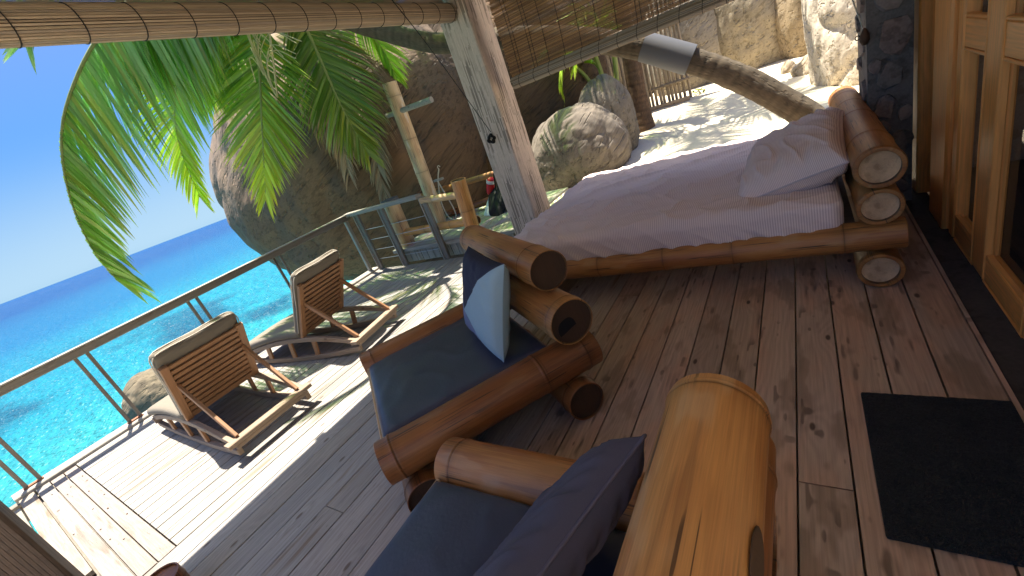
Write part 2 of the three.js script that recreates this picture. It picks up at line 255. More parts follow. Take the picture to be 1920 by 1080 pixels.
{ // deck
  const deck = struct('deck_floor');
  const tone = (x, z) => { // board tint: silver weathered outside, brown under the roof
    const t = smooth(-2.3, -0.6, x), w = [0.40, 0.385, 0.365], b = [0.63, 0.475, 0.37]; let c = mix3(w, b, t); const k = rr(0.86, 1.12), h = rr(-0.02, 0.03); return [c[0] * k + h, c[1] * k + h * 0.6, c[2] * k];
  };
  const mats = (x) => { let t = tone(x); if (x < -2.9) t = [t[0] * 0.80, t[1] * 0.80, t[2] * 0.80]; return std({ map: x < -1.25 ? woodSilver : woodDirty, color: C(...t), roughness: x < -1.25 ? 0.78 : 0.5, bumpMap: woodBump, bumpScale: 0.0014 }); };
  const boards = (x0, x1, z0, z1, top, cuts, gap = 0.007) => {
    const m = mats((x0 + x1) / 2); let a = z0;
    for (const c of [...cuts, z1]) { const L = c - a - 0.004; part('plank', box(x1 - x0 - gap, 0.028, L, (x0 + x1) / 2, top - 0.014 + rr(-0.0012, 0.0012), a + L / 2 + 0.002, 'z'), m, deck); a = c; }
  };
  for (let k = -18; k < 4; k++) { // wide boards of the porch
    const x0 = -0.092 + 0.155 * k, x1 = x0 + 0.155, cuts = k === 0 ? [-1.22] : k === -13 ? [-0.58] : k === -11 ? [-0.31] : k === -16 ? [-2.2] : k === -7 ? [-2.6] : [rr(0.4, 1.1)];
    boards(x0, x1, k < -14 ? -3.9 : -4.45, 1.35, 0, cuts.filter((c) => c > -3.9));
  }
  boards(0.528, 0.545, -4.3, 1.35, 0.002, [], 0.002);
  // narrow sunlit boards
  const nx = 22, w = (5.40 - 2.885) / nx;
  for (let i = 0; i < nx; i++) { const x0 = -5.40 + i * w; boards(x0, x0 + w, -3.9, -0.12, 0, i % 3 === 1 ? [rr(-2.8, -0.9)] : [], 0.009); }
  // boards laid crosswise at the near corner
  const cross = (z0, z1, x0, x1) => part('plank', box(x1 - x0, 0.028, z1 - z0 - 0.008, (x0 + x1) / 2, -0.013 + rr(-0.002, 0.002), (z0 + z1) / 2, 'x'), std({ map: woodSilver, color: C(...[0.30, 0.275, 0.245].map((q) => q * rr(0.9, 1.05))), roughness: 0.8, bumpMap: woodBump, bumpScale: 0.0016 }), deck);
  cross(-0.117, -0.027, -5.36, -2.89); cross(-0.027, 0.063, -5.36, -2.89); cross(0.063, 0.157, -5.38, -2.89); cross(0.163, 0.265, -5.4, -3.35); cross(0.163, 0.262, -3.2, -2.89); cross(0.27, 0.36, -5.2, -2.89);
  part('under_board', box(2.5, 0.02, 0.53, -4.12, -0.05, 0.0, 'x'), M.railWood, deck);
  part('edge_board', bevelBox(0.17, 0.05, 4.2, 0.008, 'z', -5.475, 0.004, -1.825), M.railPale, deck);
  part('joist', box(0.1, 0.16, 5.2, -5.46, -0.115, -1.3), M.railWood, deck); part('joist', box(0.1, 0.16, 5.7, -2.9, -0.115, -1.5), M.railWood, deck); part('joist', box(0.1, 0.16, 5.7, -0.2, -0.115, -1.5), M.railWood, deck);
  for (const z of [-3.5, -1.8, -0.4]) { part('deck_pile', new THREE.CylinderGeometry(0.1, 0.12, 4.4, 14).translate(-5.3, -2.35, z), M.railWood, deck); }
  for (let i = 0; i < 16; i++) part('nail', new THREE.CylinderGeometry(0.005, 0.005, 0.002, 8).translate(-5.2 + 2.2 * rnd(), 0.003, [-0.09, -0.05, 0.0, 0.04, 0.1, 0.14][i % 6]), M.capDark, deck);
}
{ // raised platform behind the deck
  const pf = struct('deck_platform');
  const n = 20, x0 = -4.95, x1 = -2.75, w = (x1 - x0) / n;
  for (let i = 0; i < n; i++) part('plank', box(w - 0.007, 0.03, 1.5, x0 + (i + 0.5) * w, 0.215 + rr(-0.001, 0.001), -4.72, 'z'), std({ map: woodSilver, color: C(...[0.50, 0.47, 0.42].map((q) => q * rr(0.8, 1.1))), roughness: 0.8, bumpMap: woodBump, bumpScale: 0.0014 }), pf);
  for (let i = 0; i < 18; i++) part('riser_slat', box(0.105, 0.17, 0.02, -4.86 + i * 0.115, 0.098, -3.985, 'y'), M.railPale, pf);
  part('front_edge', bevelBox(2.2, 0.05, 0.07, 0.006, 'x', -3.85, 0.21, -3.955), M.railPale, pf);
  part('bearer', box(2.1, 0.2, 0.08, -3.85, 0.09, -4.1, 'x'), M.railWood, pf);
}

// ---------------------------------------------------------------- house: roof, walls, doors
{
  const h = thing('beach_house', 'thatched beach house with varnished wooden glazed doors opening onto the deck', 'house');
  part('roof', box(9.12, 0.12, 5.4, 0.90, 3.09, -1.98, 'x'), M.ceiling, h);  // pale, and cut short out of view, to let bounced sunlight in
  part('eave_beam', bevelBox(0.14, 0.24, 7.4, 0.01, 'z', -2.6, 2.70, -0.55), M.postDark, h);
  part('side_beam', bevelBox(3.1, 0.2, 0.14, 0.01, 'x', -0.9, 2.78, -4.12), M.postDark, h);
  for (let i = 0; i < 6; i++) part('rafter', bevelBox(7.5, 0.12, 0.07, 0.006, 'x', 0.1, 2.96, -4.3 + i * 1.0), M.thatch, h);
  part('wall', box(0.2, 3.1, 4.6, 0.86, 1.5, 1.1, 'y'), M.plaster, h);
  part('wall', box(4.6, 3.1, 0.2, 3.0, 1.5, -4.35, 'x'), M.mortar, h);
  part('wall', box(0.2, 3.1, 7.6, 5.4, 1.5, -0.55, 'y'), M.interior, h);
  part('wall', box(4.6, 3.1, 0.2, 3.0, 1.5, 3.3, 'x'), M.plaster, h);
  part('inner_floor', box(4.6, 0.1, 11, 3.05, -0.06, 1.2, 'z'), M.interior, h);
  part('sill', box(0.13, 0.10, 7.2, 0.615, -0.06, -0.6, 'z'), M.sill, h);
  const X = 0.69;
  part('door_post', bevelBox(0.10, 3, 0.17, 0.01, 'y', X - 0.02, 1.5, -3.94), M.frame, h);
  const sh = part('shutter', box(0.03, 3, 0.05, X + 0.05, 1.5, -3.56, 'y'), M.frame, h);
  part('back_panel', box(0.015, 3, 0.24, X + 0.085, 1.5, -3.68, 'y'), M.bamC.clone(), sh).material = std({ map: woodTeak, color: C(0.13, 0.06, 0.025), roughness: 0.7 });
  for (let i = 0; i < 26; i++) { // zigzag trim
    const s = new THREE.Shape(); s.moveTo(0, -0.045); s.lineTo(0.085, 0); s.lineTo(0, 0.045); s.closePath();
    const g = new THREE.ExtrudeGeometry(s, { depth: 0.018, bevelEnabled: false }); g.rotateY(Math.PI / 2); g.translate(X + 0.035, 0.08 + i * 0.098 + (i > 9 ? 0.1 : 0), -3.565); part('zigzag_trim', g, M.frame, sh);
  }
  part('cross_rail', bevelBox(0.04, 0.07, 0.28, 0.004, 'z', X + 0.045, 1.09, -3.70), M.frame, sh);
  part('door_post', bevelBox(0.11, 3, 0.33, 0.012, 'y', X - 0.005, 1.5, -3.37), M.frame, h);
  const door = part('door', bevelBox(0.06, 3, 0.09, 0.008, 'y', X - 0.01, 1.5, -3.125), M.frame, h);
  const stile = (z, w) => { part('stile', bevelBox(0.055, 3, w, 0.008, 'y', X - 0.01, 1.505, z), M.frame, door); for (const s of [-1, 1]) part('bead', bevelBox(0.03, 3, 0.014, 0.004, 'y', X - 0.025, 1.505, z + s * (w / 2 + 0.008)), M.frame, door); };
  stile(-2.665, 0.17); stile(-2.03, 0.15); stile(-1.4, 0.15);
  const rail = (y, hh, z0, z1) => { part('rail', bevelBox(0.05, hh, z1 - z0, 0.006, 'z', X - 0.008, y, (z0 + z1) / 2), M.frame, door); for (const s of [-1, 1]) part('bead', bevelBox(0.028, 0.014, z1 - z0, 0.004, 'z', X - 0.022, y + s * (hh / 2 + 0.008), (z0 + z1) / 2), M.frame, door); };
  for (const [a, b] of [[-3.08, -2.75], [-2.58, -2.105], [-1.955, -1.475]]) { rail(0.06, 0.12, a, b); rail(1.06, 0.13, a, b); rail(1.75, 0.1, a, b); rail(2.75, 0.2, a, b); part('pane', new THREE.PlaneGeometry(b - a, 2.8).rotateY(-Math.PI / 2).translate(X, 1.4, (a + b) / 2), M.glass, door); }
}
{ // stone pillar
  const p = thing('stone_pillar', 'dark rubble stone pillar at the corner of the house behind the bed head', 'pillar', [0.475, 0, -4.02]);
  part('mortar_core', box(0.22, 3.02, 0.5, 0, 1.5, 0, 'y'), M.mortar, p);
  const sm = [C(0.20, 0.16, 0.15), C(0.235, 0.195, 0.18), C(0.165, 0.145, 0.135), C(0.215, 0.165, 0.15)].map((c) => std({ map: rockMap, color: c, roughness: 0.9, bumpMap: rockBump, bumpScale: 0.008 }));
  const stone = (w, h, d, x, y, z, turn, k) => {
    const pts = []; for (let i = 0; i < 26; i++) { const a = rnd() * 6.283, q = Math.pow(rnd(), 0.3); pts.push(V(Math.cos(a) * w / 2 * (0.8 + 0.35 * rnd()), Math.sin(a) * h / 2 * (0.8 + 0.35 * rnd()), (rnd() < 0.5 ? -1 : 1) * d / 2 * q)); }
    const g = new ConvexGeometry(pts); const uv = []; const pp = g.attributes.position; for (let i = 0; i < pp.count; i++) uv.push(pp.getX(i) + pp.getZ(i) + k, pp.getY(i) + k); g.setAttribute('uv', new THREE.Float32BufferAttribute(uv, 2));
    g.rotateY(turn); g.translate(x, y, z); part('stone', g, sm[k % 4], p);
  };
  const front = [[0.02, 0.10, 0.15, 0.16], [-0.04, 0.27, 0.12, 0.13], [0.05, 0.42, 0.13, 0.15], [-0.045, 0.52, 0.09, 0.12], [-0.02, 0.66, 0.11, 0.15], [0.07, 0.60, 0.07, 0.10], [0.0, 0.845, 0.13, 0.15], [0.02, 1.07, 0.165, 0.21], [-0.075, 0.93, 0.06, 0.1], [0.0, 1.30, 0.16, 0.17], [-0.05, 1.48, 0.1, 0.14], [0.05, 1.53, 0.1, 0.15], [0, 1.72, 0.18, 0.16], [-0.03, 1.92, 0.13, 0.18], [0.06, 2.06, 0.1, 0.14], [-0.02, 2.25, 0.17, 0.18], [0.02, 2.46, 0.15, 0.18], [0, 2.68, 0.17, 0.18]];
  front.forEach(([x, y, w, h], i) => stone(w, h, 0.06, x, y, 0.25, 0, i));
  for (let i = 0; i < 22; i++) stone(rr(0.12, 0.2), rr(0.11, 0.17), 0.05, -0.108, 0.1 + i * 0.135, (i % 2 ? 0.11 : -0.1) + rr(-0.03, 0.03), Math.PI / 2, i + 2);
}
// ---------------------------------------------------------------- posts and blinds
{
  const mk = (w, d, x, z, label) => { const p = thing('palm_wood_post', label, 'post', [x, 0, z], 0, 'palm wood porch posts'); const g = bevelBox(w, 2.58, d, 0.012, 'y', 0, 1.29, 0), uv = g.attributes.uv; for (let i = 0; i < uv.count; i++) uv.setXY(i, uv.getY(i), uv.getX(i)); part('shaft', g, M.post, p); return p; };
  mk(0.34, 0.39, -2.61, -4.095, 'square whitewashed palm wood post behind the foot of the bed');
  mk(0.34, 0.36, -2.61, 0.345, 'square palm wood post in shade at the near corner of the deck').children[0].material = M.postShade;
  const c1 = thing('blind_cord', 'thin black cord running to a coiled black knot on the whitewashed post', 'cord');
  part('cord', tube([V(-2.50, 2.52, -3.0), V(-2.53, 2.18, -3.27), V(-2.61, 1.32, -3.87)], 0.004, 20, 6), M.cord, c1);
  const coil = []; for (let i = 0; i <= 90; i++) { const a = i * 0.42; coil.push(V(-2.64 + Math.cos(a) * (0.032 + 0.012 * Math.sin(i * 1.7)), 1.255 + Math.sin(a) * (0.036 + 0.012 * Math.cos(i * 2.1)), -3.885 + 0.018 * Math.sin(i * 0.9))); }
  part('coil', tube(coil, 0.009, 240, 6), M.cord, c1);
  const c2 = thing('blind_cord', 'short pale cord ending in a dark toggle beside the stone pillar', 'cord');
  part('cord', tube([V(0.19, 1.75, -3.66), V(0.30, 1.34, -3.70), V(0.345, 1.17, -3.72)], 0.0045, 12, 6), M.rope, c2);
  const tg = new THREE.LatheGeometry([[0, -0.05], [0.014, -0.045], [0.026, -0.02], [0.024, 0.01], [0.014, 0.035], [0.006, 0.05], [0, 0.05]].map(([a, b]) => new THREE.Vector2(a, b)), 16); tg.translate(0.352, 1.12, -3.72);
  part('toggle', tg, M.capDark, c2); part('toggle_loop', new THREE.TorusGeometry(0.012, 0.003, 6, 16).translate(0.318, 1.125, -3.72), M.cord, c2);
}
function reedRoll(parent, a, b, r, slats, cordAt, ms) { // slats laid round a roll from a to b
  const L = a.distanceTo(b), d = b.clone().sub(a).normalize(), q = new THREE.Quaternion().setFromUnitVectors(V(0, 0, 1), d), mid = a.clone().add(b).multiplyScalar(0.5);
  const core = new THREE.CylinderGeometry(r * 0.93, r * 0.93, L - 0.01, 24).rotateX(Math.PI / 2).applyQuaternion(q).translate(mid.x, mid.y, mid.z); part('core', core, M.reedCore, parent);
  for (let i = 0; i < slats; i++) {
    const t = i / slats * 6.283, w = 6.283 * r / slats, g = bevelBox(w * (rnd() < 0.3 ? rr(0.55, 0.7) : rr(0.74, 0.9)), w * 0.6, L * rr(0.985, 1), w * 0.14, 'z'); g.rotateZ(t - Math.PI / 2); g.translate(Math.cos(t) * r + rr(-0.001, 0.001), Math.sin(t) * r, rr(-0.01, 0.01)); g.applyQuaternion(q); g.translate(mid.x, mid.y, mid.z);
    part('slat', g, ms[i % ms.length], parent);
  }
  for (const c of cordAt) { const p = []; for (let i = 0; i < 20; i++) { const t = i / 20 * 6.283, v = V(Math.cos(t) * r * 1.06, Math.sin(t) * r * 1.06, c - L / 2 + 0.012 * Math.sin(t)); v.applyQuaternion(q).add(mid); p.push(v); } part('binding_cord', tube(p, 0.0028, 40, 5, true), M.cord, parent); }
}
{
  const reeds = [M.reed, M.reed2, std({ map: woodTeak, color: C(0.42, 0.35, 0.28), roughness: 0.7 }), std({ map: woodTeak, color: C(0.50, 0.40, 0.28), roughness: 0.7 })];
  const b1 = thing('rolled_blind', 'reed blind rolled up into a long bundle along the porch front above the sea view', 'blind');
  const cs = []; for (let z = 0.05; z < 4.2; z += 0.235) cs.push(z);
  reedRoll(b1, V(-2.6, 2.425, -3.885), V(-2.6, 2.425, 0.36), 0.074, 38, cs, reeds);
  for (let i = 0; i < 7; i++) part('slat', bevelBox(0.005, 0.011, 4.2, 0.001, 'z', -2.64, 2.50 + i * 0.013, -1.77), reeds[i % 4], b1);
  const b2 = thing('half_lowered_blind', 'half lowered reed blind glowing amber beside the whitewashed post above the bed', 'blind');
  let y = 1.73, i = 0; const thin = [M.reedThin, M.reedThin2, phys({ map: woodTeak, color: C(0.56, 0.31, 0.09), roughness: 0.6, transmission: 0.45, thickness: 0 })];
  while (y < 2.68) { const w = rr(0.0065, 0.010); part('slat', bevelBox(2.66, w, 0.004, 0.001, 'x', -0.99 + rr(-0.01, 0.01), y + w / 2, -4.12 + rr(-0.002, 0.002)), thin[Math.floor(rnd() * 3)], b2); y += w + (rnd() < 0.16 ? 0.0032 : 0.0011); i++; }
  const cd = []; for (let x = 0.1; x < 2.6; x += 0.168) { cd.push(x); for (const o of [0, 0.035].slice(0, rnd() < 0.25 ? 2 : 1)) part('binding_cord', tube([V(-2.32 + x + o, 1.7, -4.114), V(-2.30 + x + o, 2.2, -4.113), V(-2.32 + x + o, 2.7, -4.114)], 0.0025, 8, 5), M.cord, b2); }
  reedRoll(b2, V(-2.33, 1.672, -4.115), V(0.35, 1.660, -4.115), 0.052, 26, cd, [M.reed2, reeds[2], M.reed2, std({ map: woodTeak, color: C(0.30, 0.22, 0.14), roughness: 0.7 })]);
}

// ---------------------------------------------------------------- bamboo logs
const UP = V(0, 1, 0);
function bambooGeo(r, L, nodes, tint, inner, rec) { // along y from 0 to L
  const pr = [], n = Math.max(8, Math.round(L / 0.035)), ph = rnd() * 9;
  const ys = []; for (let i = 0; i <= n; i++) ys.push([i / n * L, 1, 1]);
  for (const y of nodes) for (const [o, k, c] of [[-0.016, 1, 1], [-0.010, 1.03, 0.95], [-0.004, 1.035, 0.9], [0, 0.99, 0.45], [0.004, 1.022, 0.85], [0.011, 1.005, 0.92]]) if (y + o > 0.002 && y + o < L - 0.002) ys.push([y + o, k, c]);
  ys.sort((a, b) => a[0] - b[0]);
  const list = ys.filter((q, i) => !(q[1] === 1 && q[2] === 1 && nodes.some((y) => Math.abs(q[0] - y) < 0.015) && i > 0 && i < ys.length - 1));
  const dz = (y) => Math.min(...nodes.map((q) => Math.abs(q - y)), 1);
  const wob = (y) => 1 + 0.012 * n3(y * 2.2, ph, 0) - 0.012 * smooth(0, 0.14, dz(y));
  pr.push([inner * r, rec, 0.25], [inner * r, 0.002, 0.5], [inner * r + 0.001, 0.0005, 0.8], [r * 0.975, 0, 0.9], [r * 0.992, 0.002, 0.9]);
  for (const [y, k, c] of list) pr.push([r * k * wob(y), Math.min(L - 0.003, Math.max(0.003, y)), c * (1 - 0.16 * Math.exp(-dz(y) * 22))]);
  pr.push([r * 0.992, L - 0.002, 0.9], [r * 0.975, L, 0.9], [inner * r + 0.001, L - 0.0005, 0.8], [inner * r, L - 0.002, 0.5], [inner * r, L - rec, 0.25]);
  const seg = 40, pos = [], uv = [], col = [], idx = [], rep = Math.max(1, Math.round(6.283 * r / 0.32)) * 0.32, ou = rnd(), ov = rnd() * 3;
  pr.forEach(([rad, y, c], j) => { for (let i = 0; i <= seg; i++) { const a = i / seg * 6.28318, oval = 1 + 0.012 * Math.cos(2 * a + ph); pos.push(Math.cos(a) * rad * oval, y, Math.sin(a) * rad * oval); uv.push(i / seg * rep + ou, y + ov); col.push(c * tint[0], c * tint[1], c * tint[2]); } });
  for (let j = 0; j < pr.length - 1; j++) for (let i = 0; i < seg; i++) { const a = j * (seg + 1) + i, b = a + seg + 1; idx.push(a, b, a + 1, b, b + 1, a + 1); }
  const g = new THREE.BufferGeometry(); g.setAttribute('position', new THREE.Float32BufferAttribute(pos, 3)); g.setAttribute('uv', new THREE.Float32BufferAttribute(uv, 2)); g.setAttribute('color', new THREE.Float32BufferAttribute(col, 3)); g.setIndex(idx); g.computeVertexNormals(); return g;
}
// a log as a part (or thing when parent is the scene) from a to b, with recessed end walls
function bambooLog(name, a, b, r, mat, parent, o = {}) {
  const L = a.distanceTo(b), nodes = o.nodes || (() => { const q = [0.06]; let y = 0.06 + rr(0.3, 0.42); while (y < L - 0.2) { q.push(y); y += rr(0.32, 0.45); } q.push(L - 0.06); return q; })();
  const k = rr(0.92, 1.08), inner = o.inner || 0.9, g = bambooGeo(r, L, nodes, [k, k * rr(0.93, 1.0), k * rr(0.88, 1.0)], inner, o.rec || 0.014);
  const m = part(name, g, mat, parent); m.position.copy(a); m.quaternion.setFromUnitVectors(UP, b.clone().sub(a).normalize());
  const rec = o.rec || 0.014;
  if (o.caps !== false) for (const y of [rec - 0.002, L - rec + 0.002]) {
    const dish = y < L / 2 ? 1 : -1, R0 = r * inner * 0.999, prf = []; for (let q = 0; q <= 8; q++) prf.push(new THREE.Vector2(R0 * q / 8, dish * 0.012 * (1 - (q / 8) ** 3) * (o.rec ? 1 : 0.3))); const cg = new THREE.LatheGeometry(prf, 32), p = cg.attributes.position, uv = cg.attributes.uv; for (let i = 0; i < p.count; i++) uv.setXY(i, p.getX(i) * 4 + y, p.getZ(i) * 4);
    cg.translate(0, y, 0); part('end_wall', cg, o.cap || M.capDark, m);
  }
  if (o.scars) for (const [t, an, s] of o.scars) { const sg = new THREE.SphereGeometry(1, 12, 8).scale(0.004, s * 2.6, s); const hold = sg; hold.translate(r * 1.005, 0, 0); hold.rotateY(an); hold.translate(0, t * L, 0); part('branch_scar', hold, M.scar, m); }
  return m;
}
function pillowGeo(w, h, t, o = {}) { // in the xy plane, faces +z and -z
  const n = o.n || 44, pos = [], uv = [], idx = [], s = o.seed || 1;
  for (let f = 0; f < 2; f++) for (let j = 0; j <= n; j++) for (let i = 0; i <= n; i++) {
    const u = i / n * 2 - 1, v = j / n * 2 - 1, e = (1 - u ** 4) * (1 - v ** 4), pull = o.pull ?? 0.075;
    let x = w / 2 * u * (1 - pull * (1 - v * v)), y = h / 2 * v * (1 - pull * (1 - u * u)), z = t / 2 * Math.pow(Math.max(0, e), 0.52);
    const rim = Math.max(Math.abs(u), Math.abs(v)), a = Math.abs(u) > Math.abs(v) ? v : u;
    z *= 1 + 0.16 * fbm(u * 1.4 + s, v * 1.4, f * 3 + s, 3);
    z += (o.crease ?? 0.010) * smooth(0.25, 0.85, rim) * smooth(1, 0.9, rim) * (1 - 2 * Math.abs(n3(a * 3.2 + s * 3 + rim * 1.5, rim * 1.2, f + s))) * 0.8 ;
    z += (o.crease ?? 0.010) * 0.7 * (Math.pow(1 - Math.abs(n3(u * 1.6 + v * 2.2 + s, v * 0.7 - u * 0.6, f * 5 + s)), 7) - 0.35) * smooth(1, 0.8, rim);
    pos.push(x, y, f ? -z : z); uv.push(i / n * (o.us || 1), j / n * (o.us || 1));
  }
  const q = (n + 1) * (n + 1);
  for (let f = 0; f < 2; f++) for (let j = 0; j < n; j++) for (let i = 0; i < n; i++) { const a = f * q + j * (n + 1) + i, b = a + n + 1; if (f) idx.push(a, b, a + 1, b, b + 1, a + 1); else idx.push(a, a + 1, b, b, a + 1, b + 1); }
  const g = new THREE.BufferGeometry(); g.setAttribute('position', new THREE.Float32BufferAttribute(pos, 3)); g.setAttribute('uv', new THREE.Float32BufferAttribute(uv, 2)); g.setIndex(idx); g.computeVertexNormals(); return g;
}
function pillowSeam(w, h, pull = 0.075, r = 0.004) { const p = []; for (let k = 0; k < 4; k++) for (let i = 0; i < 14; i++) { const s = i / 14 * 2 - 1, [u, v] = [[s, -1], [1, s], [-s, 1], [-1, -s]][k]; p.push(V(w / 2 * u * (1 - pull * (1 - v * v)), h / 2 * v * (1 - pull * (1 - u * u)), 0)); } const c = new THREE.CatmullRomCurve3(p, true, 'centripetal'); return new THREE.TubeGeometry(c, 140, r, 6, true); }
// slab with rounded edges, many faces, displaced by fn(point, normal)
function slab(w, h, d, r, nx, ny, nz, fn, k = 1) {
  let g = new THREE.BoxGeometry(w, h, d, nx, ny, nz); g.deleteAttribute('uv'); g.deleteAttribute('normal'); g = mergeVertices(g, 1e-5);
  const p = g.attributes.position, uv = [], q = V(0, 0, 0), c = V(0, 0, 0);
  for (let i = 0; i < p.count; i++) {
    q.fromBufferAttribute(p, i); c.set(THREE.MathUtils.clamp(q.x, -w / 2 + r, w / 2 - r), THREE.MathUtils.clamp(q.y, -h / 2 + r, h / 2 - r), THREE.MathUtils.clamp(q.z, -d / 2 + r, d / 2 - r));
    const n = q.clone().sub(c); if (n.lengthSq() < 1e-9) n.set(0, 1, 0); n.normalize(); const o = c.clone().addScaledVector(n, r); if (fn) fn(o, n); p.setXYZ(i, o.x, o.y, o.z); uv.push(o.x * k, (o.z - o.y) * k);
  }
  g.setAttribute('uv', new THREE.Float32BufferAttribute(uv, 2)); g.computeVertexNormals(); return g;
}

// ---------------------------------------------------------------- armchairs
function armchair(label, pos, turn, topX, mt, mats) {
  const t = thing('bamboo_armchair', label, 'armchair', pos, turn, 'bamboo log armchairs');
  const [mb, ma, ml, mtop] = mats;
  bambooLog('base_log', V(-0.63, 0.1, 0.43), V(0.63, 0.1, 0.43), 0.098, mb, t, { inner: 0.93 });
  bambooLog('base_log', V(-0.63, 0.1, -0.40), V(0.63, 0.1, -0.40), 0.098, mb, t, { inner: 0.93 });
  bambooLog('arm', V(-0.52, 0.30, 0.54), V(-0.52, 0.30, -0.56), 0.1, ma, t, { nodes: [0.075, 0.79, 1.04], scars: mt ? [[0.14, 2.2, 0.009]] : null });
  bambooLog('arm', V(0.52, 0.30, 0.54), V(0.52, 0.30, -0.56), 0.1, ma, t, { nodes: [0.07, 0.80, 1.03] });
  const lo = bambooLog('lower_back_log', V(-0.62, 0.51, -0.47), V(0.60, 0.51, -0.47), 0.112, ml, t, { inner: 0.94, nodes: [0.1, 0.62, 1.17] });
  const hs = new THREE.Shape(); hs.moveTo(-0.05, -0.012); hs.bezierCurveTo(-0.045, 0.035, -0.02, 0.05, 0.01, 0.045); hs.bezierCurveTo(0.05, 0.045, 0.055, 0.01, 0.045, -0.02); hs.bezierCurveTo(0.02, -0.012, -0.02, -0.02, -0.05, -0.012);
  const hg = new THREE.ShapeGeometry(hs, 8).rotateX(-Math.PI / 2).rotateY(1.9).translate(0.02, 1.2105, 0.03); if (!mt) part('end_hole', hg, M.hole, lo);
  const top = bambooLog('top_back_log', V(topX[0], 0.735, -0.495), V(topX[1], 0.735, -0.495), 0.1, mtop, t, { inner: 0.95, nodes: [mt ? 0.03 : 0.075, topX[1] - topX[0] - 0.15], scars: mt ? [[0.29, 1.86, 0.022]] : null });
  part('seat_board', box(0.82, 0.03, 0.86, 0, 0.215, 0.03, 'x'), M.teakGrey, t);
  part('front_board', bevelBox(0.84, 0.19, 0.022, 0.004, 'x', 0, 0.235, 0.515), std({ map: woodTeak, color: C(0.60, 0.40, 0.21), roughness: 0.6 }), t);
  const sg = slab(0.83, 0.125, 0.90, 0.035, 40, 6, 44, (p, n) => { if (n.y > 0.3) { p.y += 0.018 * (1 - (p.x / 0.42) ** 2) * (1 - ((p.z) / 0.45) ** 2) - 0.012; p.y += 0.007 * fbm(p.x * 3 + pos[0], 2, p.z * 3, 3) + 0.004 * Math.pow(1 - Math.abs(n3(p.x * 3 + p.z * 2, 3, p.z * 4 - p.x)), 8); } });
  part('seat_cushion', sg.translate(0, 0.305, 0.065), M.leather, t);
  return { t, top };
}
const chairA = armchair('bamboo log armchair with patchwork cushion in front of the bed', [-1.675, 0, -1.441], -35.5 * Math.PI / 180, [-0.72, 0.47], false, [M.bamC, M.bamC, M.bamB, M.bamB]);
const chairB = armchair('nearest bamboo log armchair with a broad honey coloured back log', [-0.685, 0, -0.26], -Math.PI / 2, [-0.5, 0.66], true, [M.bamC, M.bamB, M.bamB, M.bamD]);
{ // cushions
  const cm = document.createElement('canvas'); cm.width = cm.height = 512; const x = cm.getContext('2d'); x.fillStyle = '#201f38'; x.fillRect(0, 0, 512, 512);
  const poly = (c, pts) => { x.fillStyle = c; x.beginPath(); pts.forEach(([u, v], i) => (i ? x.lineTo(u * 512, (1 - v) * 512) : x.moveTo(u * 512, (1 - v) * 512))); x.closePath(); x.fill(); };
  poly('#93a8b3', [[1, 1.0], [0.66, 0.76], [0.26, 0.32], [0.95, -0.02], [1, 0]]); poly('#74758f', [[0, 0.56], [0.26, 0.32], [0.88, 0], [0, 0]]);
  const ct = new THREE.CanvasTexture(cm); ct.colorSpace = THREE.SRGBColorSpace;
  const pm = std({ map: ct, roughness: 0.8, bumpMap: weave, bumpScale: 0.0004 });
  const place = (o, c, W, H) => { W.normalize(); H.addScaledVector(W, -H.dot(W)).normalize(); const N = W.clone().cross(H); o.position.copy(c); o.quaternion.setFromRotationMatrix(new THREE.Matrix4().makeBasis(W, H, N)); };
  const c1 = thing('throw_cushion', 'navy, pale blue and grey patchwork cushion leaning in the middle armchair', 'cushion');
  part('cover', pillowGeo(0.58, 0.50, 0.15, { seed: 3, crease: 0.006 }), pm, c1);
  const a = chairA.t; a.updateMatrixWorld(); const L = (q) => q.applyMatrix4(a.matrixWorld);
  place(c1, L(V(0.10, 0.605, -0.235)), L(V(1, 0, 0)).sub(L(V(0, 0, 0))), L(V(0, 0.43, -0.17)).sub(L(V(0, 0, 0))));
  const c2 = thing('throw_cushion', 'plain dark violet grey cushion leaning in the nearest armchair', 'cushion');
  part('cover', pillowGeo(0.50, 0.50, 0.13, { seed: 8, crease: 0.013, n: 70 }), M.violet, c2); part('seam', pillowSeam(0.50, 0.50), std({ color: C(0.12, 0.105, 0.14), roughness: 0.9 }), c2);
  place(c2, V(-0.535, 0.575, -0.435), V(-0.10, 0, 0.37), V(0.335, 0.37, 0.02));
  const c3 = thing('throw_cushion', 'black and white cushion lying on the raised platform behind the whitewashed post', 'cushion');
  const cm2 = document.createElement('canvas'); cm2.width = cm2.height = 128; const y = cm2.getContext('2d'); y.fillStyle = '#15161b'; y.fillRect(0, 0, 128, 128); y.fillStyle = '#d8e4e6'; y.beginPath(); y.moveTo(0, 128); y.lineTo(0, 30); y.lineTo(70, 128); y.fill();
  const ct2 = new THREE.CanvasTexture(cm2); ct2.colorSpace = THREE.SRGBColorSpace; part('cover', pillowGeo(0.5, 0.5, 0.14, { seed: 5, n: 24 }), std({ map: ct2, roughness: 0.85 }), c3);
  place(c3, V(-3.62, 0.36, -4.92), V(0.9, 0, 0.45), V(0.22, 0.5, -0.4));
}
{ // short bamboo section at the bottom edge
  const s = thing('bamboo_stool', 'short upright bamboo section standing on the shaded deck at the lower edge', 'stool', [-2.36, 0, 0.02]);
  bambooLog('section', V(0, 0, 0), V(0, 0.20, 0), 0.085, M.bamC, s, { nodes: [0.05, 0.16], cap: M.bamC });
}
